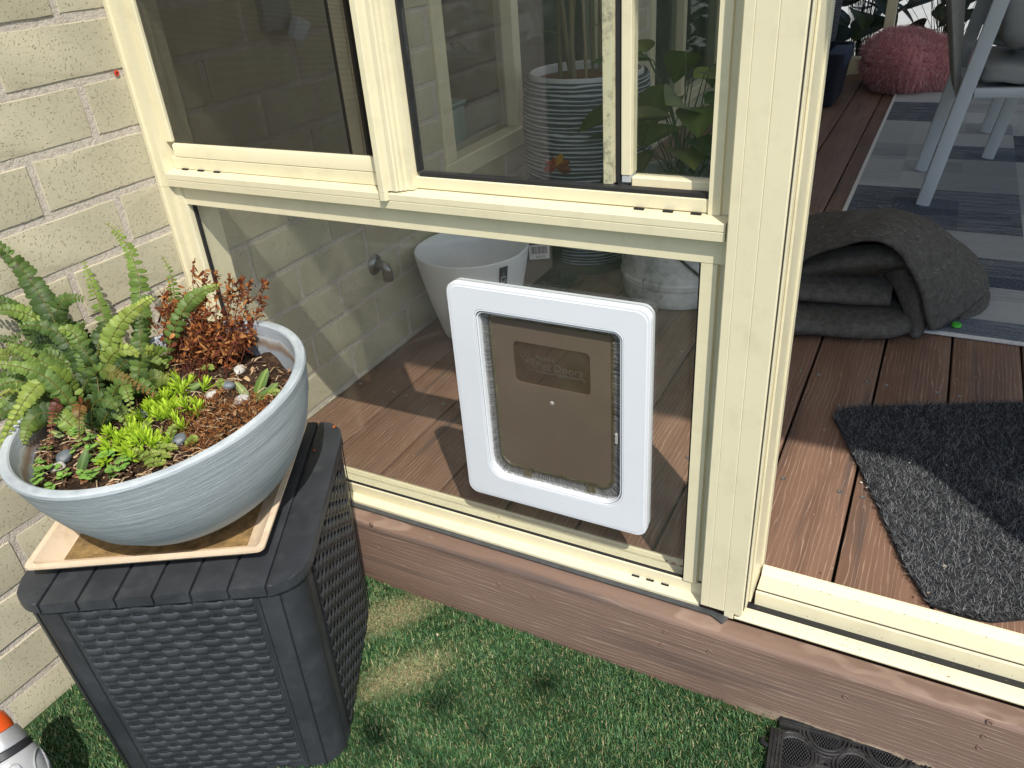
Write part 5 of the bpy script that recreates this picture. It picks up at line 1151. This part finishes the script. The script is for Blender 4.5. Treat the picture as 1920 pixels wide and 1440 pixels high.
chair((1.177, 2.03, .001), 'pale grey aluminium dining chair with grey cushions, nearest the felt blanket', .07); chair((1.376, 2.70, .001), 'pale grey aluminium dining chair behind another chair on the rug', .02, .44)
# furry beanbag
def fur(b, pts, nrm, L, w, cols, n, droop=.5, jit=.4):
    for _ in range(n):
        i = random.randrange(len(pts)); p = pts[i]; d = (nrm[i]+Vector((random.gauss(0, jit), random.gauss(0, jit), random.gauss(0, jit)-droop*.5))).normalized(); s = d.cross(Vector((random.gauss(0, 1), random.gauss(0, 1), random.gauss(0, 1)))).normalized(); l = L*random.uniform(.6, 1.2)
        q = p+Vector((random.gauss(0, .004), random.gauss(0, .004), random.gauss(0, .004))); b.add([q-s*w, q+s*w, q+d*l-Vector((0, 0, droop*l*.35))], [(0, 1, 2)], shade(random.choice(cols), .2))
bbl = Vector((.985, 4.20, 0)); bb = tag(empty('beanbag', bbl), 'pink shaggy fur beanbag on the deck by the back window', 'beanbag')
bm = bmesh.new(); bmesh.ops.create_uvsphere(bm, u_segments=56, v_segments=32, radius=1)
for v in bm.verts:
    x, y, z = v.co; r = math.hypot(x, y); zz = z if z > -.75 else -.75; sag = 1+.10*math.sin(3*math.atan2(y, x)+.7)+.04*math.sin(7*math.atan2(y, x))
    v.co = Vector((x*.275*sag, y*.255*sag, (zz+.75)*.178-.06*math.exp(-((x-.25)**2+(y+.2)**2)*5)*(1 if z > 0 else 0)+.03*x*(-1 if z > 0 else 0)))
me = finish(bm, 80); PTS = [v.co.copy() for v in me.vertices]; NRS = [Vector(v.normal) for v in me.vertices]; link('bag', me, plain('pink_backing', (.48, .19, .20), .95), bb)
b = MB(); top = [i for i in range(len(PTS)) if PTS[i].z > .004]; fur(b, [PTS[i] for i in top], [NRS[i] for i in top], .030, .0017, [(.72, .40, .41), (.62, .31, .33), (.80, .52, .52), (.52, .24, .26)], 16000)
o = b.build('fur', vcol('pink_fur', .9, .1), bb); o['kind'] = 'stuff'
bt = tag(empty('blue_tub', (.50, 3.80, .0)), 'dark navy blue fabric tub on the deck beyond the doorway post', 'tub'); NAVY = plain('navy_fabric', (.006, .009, .022), .85, .25, 40, .0015, 200)
bm = bmesh.new(); rings = []
for (hx, hy, z) in ((.155, .20, .012), (.185, .235, .25), (.185, .235, .27), (.165, .215, .27), (.14, .19, .08)): rings.append([bm.verts.new((x, y, z)) for x, y in rrect(-hx, hx, -hy, hy, .03, 4)])
n = len(rings[0])
for i in range(4):
    for k in range(n): bm.faces.new((rings[i][k], rings[i][(k+1) % n], rings[i+1][(k+1) % n], rings[i+1][k]))
bm.faces.new(rings[0][::-1]); bm.faces.new(rings[-1]); link('tub_shell', finish(bm, 40), NAVY, bt)
link('rim_band', box_me(.10, .194, -.20, .10, .20, .272, .012, 3), plain('blue_band', (.018, .032, .065), .8, .15, 40), bt); link('tub_foot', box_me(-.02, .06, -.19, -.16, .001, .013, .002), WHITEPL, bt)
rp2 = tag(empty('ribbed_pot', (.40, 4.28, 0)), 'tall dark grey ribbed pot behind the navy tub', 'plant pot'); link('pot_shell', lathe_me([(0.001, 0.0), (0.11, 0.0), (0.15, 0.25), (0.168, 0.55), (0.165, 0.80), (0.155, 0.80), (0.14, 0.5), (0.001, 0.45)], 48, 35), stripe_mat('ribbed_dark_grey', (.05, .055, .065), (.15, .16, .18), 26), rp2)
# ================================================================== SHAGGY MAT
MM = [on_z(*q, 0) for q in ((1560, 785), (1572, 772), (1605, 768), (1920, 760), (2120, 780), (2140, 1000), (2050, 1140), (1930, 1168), (1860, 1174), (1800, 1163), (1740, 1140), (1690, 1060), (1640, 945), (1598, 858))]
MM = [Vector((p.x, max(p.y, .022), 0)) for p in MM]; mc = sum(MM, Vector())/len(MM)
smt = tag(empty('shaggy_mat', mc), 'charcoal shaggy doormat lying crooked on the deck inside the doorway', 'mat'); link('mat_base', extrude_z([((p-mc).x*.985, (p-mc).y*.985) for p in MM], .0012, .010), plain('charcoal_base', (.02, .021, .024), .95), smt)
def inpoly(x, y, P):
    c = False; j = len(P)-1
    for i in range(len(P)):
        if ((P[i].y > y) != (P[j].y > y)) and (x < (P[j].x-P[i].x)*(y-P[i].y)/(P[j].y-P[i].y)+P[i].x): c = not c
        j = i
    return c
b = MB(); xs = [p.x for p in MM]; ys = [p.y for p in MM]; k = 0
while k < 42000:
    x, y = random.uniform(min(xs), min(max(xs), 1.52)), random.uniform(min(ys), max(ys))
    if not inpoly(x, y, MM): continue
    k += 1; a = random.uniform(0, 6.28)+.8*math.sin(x*23)*math.cos(y*19); l = random.uniform(.008, .015); p = Vector((x-mc.x, y-mc.y, .0095)); d = Vector((math.cos(a)*.9, math.sin(a)*.9, random.uniform(.35, 1))).normalized(); s = d.cross(Vector((0, 0, 1))).normalized()*random.uniform(.0005, .0009)
    b.add([p-s, p+s, p+d*l], [(0, 1, 2)], random.choice(((.025, .027, .030), (.045, .047, .052), (.10, .104, .11), (.20, .205, .21), (.016, .018, .021))))
o = b.build('pile', vcol('charcoal_pile', .85), smt); o['kind'] = 'stuff'
# ================================================================== FELT BLANKET
def felt_mat():
    t = NT('charcoal_felt'); v = t.vec()
    c = t.ramp(t.noise(v, 60, 7, .7), [(.3, (.075, .068, .060)), (.6, (.135, .123, .109)), (.8, (.22, .20, .178))])
    f1 = t.ramp(t.noise(t.vec((1, 1, 1)), 130, 4, .6, 3.5), [(.62, (0,)*3), (.67, (1,)*3)])
    c = t.mix(t.math('MULTIPLY', f1, .55), c, (.27, .255, .23)); t.pbr(c, .98, 0, t.bump(t.noise(v, 180, 5, .7), .004, .8), .05); return t.m
FELT = felt_mat(); flo = Vector((1.13, 1.15, 0)); felt = tag(empty('felt_blanket', flo), 'crumpled dark grey felt blanket folded in a heap on the rug edge', 'blanket')
def sheet(rows, name, thick=.009, sub_=3, noise_amp=.006):
    """rows: list of polylines (pixel x, pixel y, depth offset in metres beyond the felt's front) -> thick draped sheet"""
    n = len(rows[0]); V = [tuple(Vector(p)-flo) for r in rows for p in r]; Fc = [(i*n+k, i*n+k+1, (i+1)*n+k+1, (i+1)*n+k) for i in range(len(rows)-1) for k in range(n-1)]
    o = link(name, pd(V, Fc, 180), FELT, felt)
    md = o.modifiers.new('s', 'SUBSURF'); md.levels = md.render_levels = sub_
    tx = bpy.data.textures.new('w', 'CLOUDS'); tx.noise_scale = .10; dm_ = o.modifiers.new('d', 'DISPLACE'); dm_.texture = tx; dm_.strength = noise_amp*2; dm_.mid_level = .5
    tx2 = bpy.data.textures.new('w2', 'CLOUDS'); tx2.noise_scale = .018; d2 = o.modifiers.new('d2', 'DISPLACE'); d2.texture = tx2; d2.strength = .0022; d2.mid_level = .5
    so = o.modifiers.new('t', 'SOLIDIFY'); so.thickness = thick; so.offset = 0; return o
def Yp(pts): return [on_y(x, y, Y) for x, y, Y in pts]
# bottom flat lobe: rolls over at the front
rw = []
for x, f in ((.80, 0), (.88, .0), (1.0, .012), (1.10, .03), (1.18, .055), (1.205, .10)):
    y0 = .870+f*1.1; rw.append([Vector((x, 1.34, .010)), Vector((x, 1.1, .008)), Vector((x, y0+.06, .007)), Vector((x, y0+.012, .010)), Vector((x, y0, .026)), Vector((x, y0+.010, .043)), Vector((x, y0+.06, .050)), Vector((x, 1.12, .056)), Vector((x, 1.3, .060))])
sheet(rw, 'bottom_fold', .012)
rw = []
for x, f in ((.82, 0), (.93, 0), (1.05, .02), (1.15, .05)):
    y0 = .945+f; rw.append([Vector((x, 1.30, .072)), Vector((x, y0+.09, .068)), Vector((x, y0+.02, .066)), Vector((x, y0, .082)), Vector((x, y0+.015, .102)), Vector((x, y0+.08, .112)), Vector((x, 1.28, .118))])
sheet(rw, 'middle_fold', .012)
# inner fold that hangs down inside the opening, at its right end
rw = [Yp([(1640, 490, 1.10), (1668, 520, 1.06), (1690, 560, 1.02), (1700, 600, .995), (1706, 632, .985)]), Yp([(1668, 478, 1.07), (1694, 512, 1.02), (1716, 556, .985), (1722, 596, .972), (1716, 634, .972)]), Yp([(1700, 480, 1.09), (1718, 512, 1.05), (1734, 556, 1.01), (1738, 596, 1.00), (1728, 630, 1.00)])]
sheet(rw, 'inner_fold', .010)
rw = [Yp([(1480, 520, 1.06), (1540, 505, 1.07), (1620, 500, 1.08), (1700, 498, 1.08)]), Yp([(1480, 560, 1.03), (1540, 545, 1.05), (1600, 520, 1.07), (1700, 510, 1.07)]), Yp([(1488, 570, 1.10), (1540, 560, 1.12), (1620, 540, 1.14), (1700, 530, 1.13)])]
sheet(rw, 'inner_fold', .010)
# top drape: hump with a raised front edge, falling to the right and to the back
front = [(1462, 505, .99), (1490, 500, .985), (1520, 478, .975), (1560, 462, .965), (1610, 452, .955), (1660, 452, .955), (1700, 478, .95), (1722, 530, .955), (1735, 585, .965), (1742, 632, .985)]
mid1 = [(1462, 470, 1.07), (1490, 462, 1.07), (1520, 442, 1.06), (1560, 428, 1.06), (1610, 420, 1.05), (1665, 420, 1.05), (1715, 438, 1.05), (1760, 490, 1.04), (1785, 545, 1.05), (1778, 600, 1.06)]
mid2 = [(1462, 436, 1.17), (1495, 424, 1.18), (1530, 410, 1.18), (1570, 402, 1.18), (1620, 398, 1.17), (1680, 396, 1.18), (1735, 412, 1.18), (1790, 460, 1.17), (1832, 510, 1.16), (1845, 556, 1.17)]
back = [(1462, 412, 1.32), (1500, 402, 1.33), (1540, 394, 1.34), (1580, 391, 1.34), (1630, 389, 1.34), (1690, 388, 1.34), (1745, 402, 1.33), (1800, 444, 1.31), (1846, 490, 1.29), (1853, 530, 1.27)]
rear = [Vector((on_y(x, y, Y).x, Y+.16, .012)) for x, y, Y in back]
sheet([Yp(front), Yp(mid1), Yp(mid2), Yp(back), rear], 'top_drape', .010, 3, .011)
sheet([Yp([(1470, 492, 1.08), (1510, 482, 1.07), (1560, 466, 1.06), (1620, 458, 1.05), (1680, 462, 1.05), (1706, 480, 1.05)]), Yp([(1470, 506, 1.03), (1510, 500, 1.02), (1560, 488, 1.005), (1620, 480, 1.0), (1680, 482, 1.005), (1704, 492, 1.02)]), Yp([(1472, 520, 1.03), (1510, 514, 1.02), (1560, 508, 1.0), (1620, 505, .995), (1675, 502, 1.0), (1700, 504, 1.02)]), Yp([(1480, 528, 1.10), (1510, 524, 1.10), (1560, 520, 1.10), (1620, 516, 1.10), (1675, 512, 1.10), (1700, 512, 1.10)])], 'second_layer', .010, 3, .007)
rw = [Yp([(1790, 560, 1.13), (1800, 590, 1.12), (1790, 605, 1.10)]), Yp([(1830, 548, 1.16), (1842, 575, 1.16), (1830, 596, 1.14)]), Yp([(1852, 540, 1.22), (1853, 560, 1.22), (1845, 580, 1.22)])]
sheet(rw, 'corner_fold', .010)
b = MB()
for k in range(420):
    i, j = random.random(), random.random(); r0 = Yp([front[int(i*9)]])[0]; r1 = Yp([back[int(i*9)]])[0]; p = r0.lerp(r1, j)+Vector((random.gauss(0, .02), 0, 0)); 
    a = random.uniform(0, 6.28); L = random.uniform(.004, .016); q = p+Vector((0, -.006, .010)); b.tube([q, q+Vector((math.cos(a), math.sin(a), .25))*L*.5, q+Vector((math.cos(a+1), math.sin(a+1), .1))*L], .00035, 3, (.34, .32, .29))
o = b.build('loose_fibres', DRY, felt); o.location = -flo; o['kind'] = 'stuff'
P = on_z(1793, 611, .012); cpg = tag(empty('bottle_cap', P), 'bright green bottle cap on the rug beside the felt blanket', 'bottle cap'); link('cap_shell', lathe_me([(0.0001, .007), (.010, .007), (.0115, .005), (.0118, 0.0)], 24, 35), plain('bright_green', (.08, .50, .04), .4), cpg)

# ================================================================== CRUMBS AND LEAF BITS
b = MB()
def chip(p, r, c, n=None):
    n = n or Vector((random.gauss(0, .3), random.gauss(0, .3), 1)).normalized(); a = n.cross(Vector((random.gauss(0, 1), random.gauss(0, 1), .1))).normalized(); q = n.cross(a); k = [random.uniform(.6, 1.2) for _ in range(5)]
    V = [p+a*(r*k[i]*math.cos(i*1.257))+q*(r*k[i]*math.sin(i*1.257)*.7)+n*random.uniform(0, r*.4) for i in range(5)]
    b.add(V+[p+n*r*.7], [(i, (i+1) % 5, 5) for i in range(5)]+[(4, 3, 2, 1, 0)], shade(c, .2))
TAN, RUST, WHT = (.55, .45, .30), (.32, .09, .03), (.72, .70, .66)
for (px_, py_, z, r, c) in [(742, 938, -.138, .004, TAN), (1075, 1200, -.137, .004, WHT), (820, 1190, -.137, .003, TAN), (1625, 915, .004, .004, WHT), (1615, 905, .003, .003, WHT), (1573, 760, .002, .002, WHT), (1545, 806, .002, .002, WHT), (1830, 707, .002, .0018, WHT), (1705, 868, .018, .002, WHT), (1775, 872, .018, .002, WHT), (1770, 1063, .018, .006, (.5, .42, .3)), (1262, 1058, .021, .005, RUST), (1278, 1062, .021, .004, RUST), (1250, 1052, .021, .003, (.2, .1, .05)), (936, 971, .022, .004, RUST), (590, 845, .2515, .004, RUST), (627, 801, .2515, .005, RUST), (560, 1160, -.13, .003, TAN), (1740, 1112, .031, .004, (.3, .25, .18)), (1560, 1065, .032, .003, (.3, .25, .18)), (1688, 428, .16, .007, (.40, .20, .09))]: chip(on_z(px_, py_, z), r, c)
for k in range(60): chip(on_z(random.uniform(1420, 1900), random.uniform(660, 1000), .0015), random.uniform(.0006, .0014), random.choice([TAN, WHT]))
for k in range(50): chip(on_z(random.uniform(640, 1290), random.uniform(720, 950), .0015), random.uniform(.0006, .0014), random.choice([TAN, WHT]))
for k in range(120): x = random.uniform(1.06, 1.5); chip(Vector((x, random.choice([-.0785, -.0905, -.02, -.019]), .0075 if random.random() < .5 else .0315)), random.uniform(.0005, .0014), (.25, .20, .13))
for k in range(90): chip(Vector((random.uniform(.05, .96), random.uniform(-.056, -.03), .0235)), random.uniform(.0005, .0013), (.30, .24, .12))
for k in range(110): chip(Vector((random.uniform(.35, 1.1), random.uniform(-.45, -.15), -.140)), random.uniform(.0008, .0022), random.choice([TAN, (.42, .33, .2), (.3, .2, .1)]))
tag(b.build('leaf_crumbs', DRY), 'scattered crumbs, sand grains and leaf bits on deck, sills and turf', 'debris', kind='stuff')
# ================================================================== OUTSIDE BEHIND THE SUNROOM, ADDED SHADE TREE
DK = [(.02, .045, .012), (.03, .06, .015), (.015, .03, .01), (.07, .09, .015)]
for i, (x, y, n, s) in enumerate(((.15, 4.95, 70, .30), (.62, 5.05, 80, .32), (1.12, 5.0, 80, .32), (1.6, 5.1, 80, .34), (2.15, 5.1, 80, .36), (2.8, 5.2, 80, .4), (3.5, 5.2, 80, .4), (-.4, 5.2, 60, .4))):
    leafy('garden_shrub', (x, y, -.10), ['dark shrub outside the back glass beside the brick wall', 'dark broad leaved shrub outside the glass behind the navy tub', 'dark shrub outside the glass right behind the pink beanbag', 'dark shrub outside the glass behind the dining chair', 'dark shrub outside the glass beyond the two chairs', 'loose dark shrub outside the glass past the chairs', 'dark shrub outside the far corner of the glass room', 'dark shrub outside beyond the brick wall corner'][i], n, .15, 1.5, s, (.16, .30), DK, 'shrub', .2, 'shrubs behind the sunroom', seed=20+i)
def tree(loc, label):  # unseen and added: its shade stands in for the camera holder's shadow
    rr = random.Random(3); e = tag(empty('added_shade_tree', loc), label, 'tree'); b = MB()
    b.tube([(0, 0, 0), (.02, .03, .9), (-.05, .1, 1.8), (-.2, .2, 2.4)], .055, 10, (.16, .11, .07), .03)
    tips = [Vector((-.75, .55, 2.75)), Vector((-.50, .45, 2.95)), Vector((-.2, .2, 3.2)), Vector((.3, -.2, 2.9)), Vector((.1, -.5, 2.8))]
    for t in tips: b.tube([(-.05, .1, 1.8), (t.x*.5, t.y*.5, 2.4), t], .025, 7, (.16, .11, .07), .008)
    b.build('trunk', CANE, e, 60); b = MB()
    for k in range(330):
        t = rr.choice(tips); p = t+Vector((rr.gauss(0, .13), rr.gauss(0, .13), rr.gauss(0, .12))); d = Vector((rr.gauss(0, 1), rr.gauss(0, 1), rr.gauss(-.2, .6))).normalized(); bigleaf(b, p, p+d*rr.uniform(.05, .09), Vector((rr.gauss(0, .4), rr.gauss(0, .4), 1)), .018, tuple(x*rr.uniform(.8, 1.2) for x in (.06, .11, .03)), rows=3)
    o = b.build('crown', LEAF, e, 60); o['kind'] = 'stuff'
tree((2.85, -2.60, -.15), 'small leafy tree added out of view to cast soft shade on the turf')
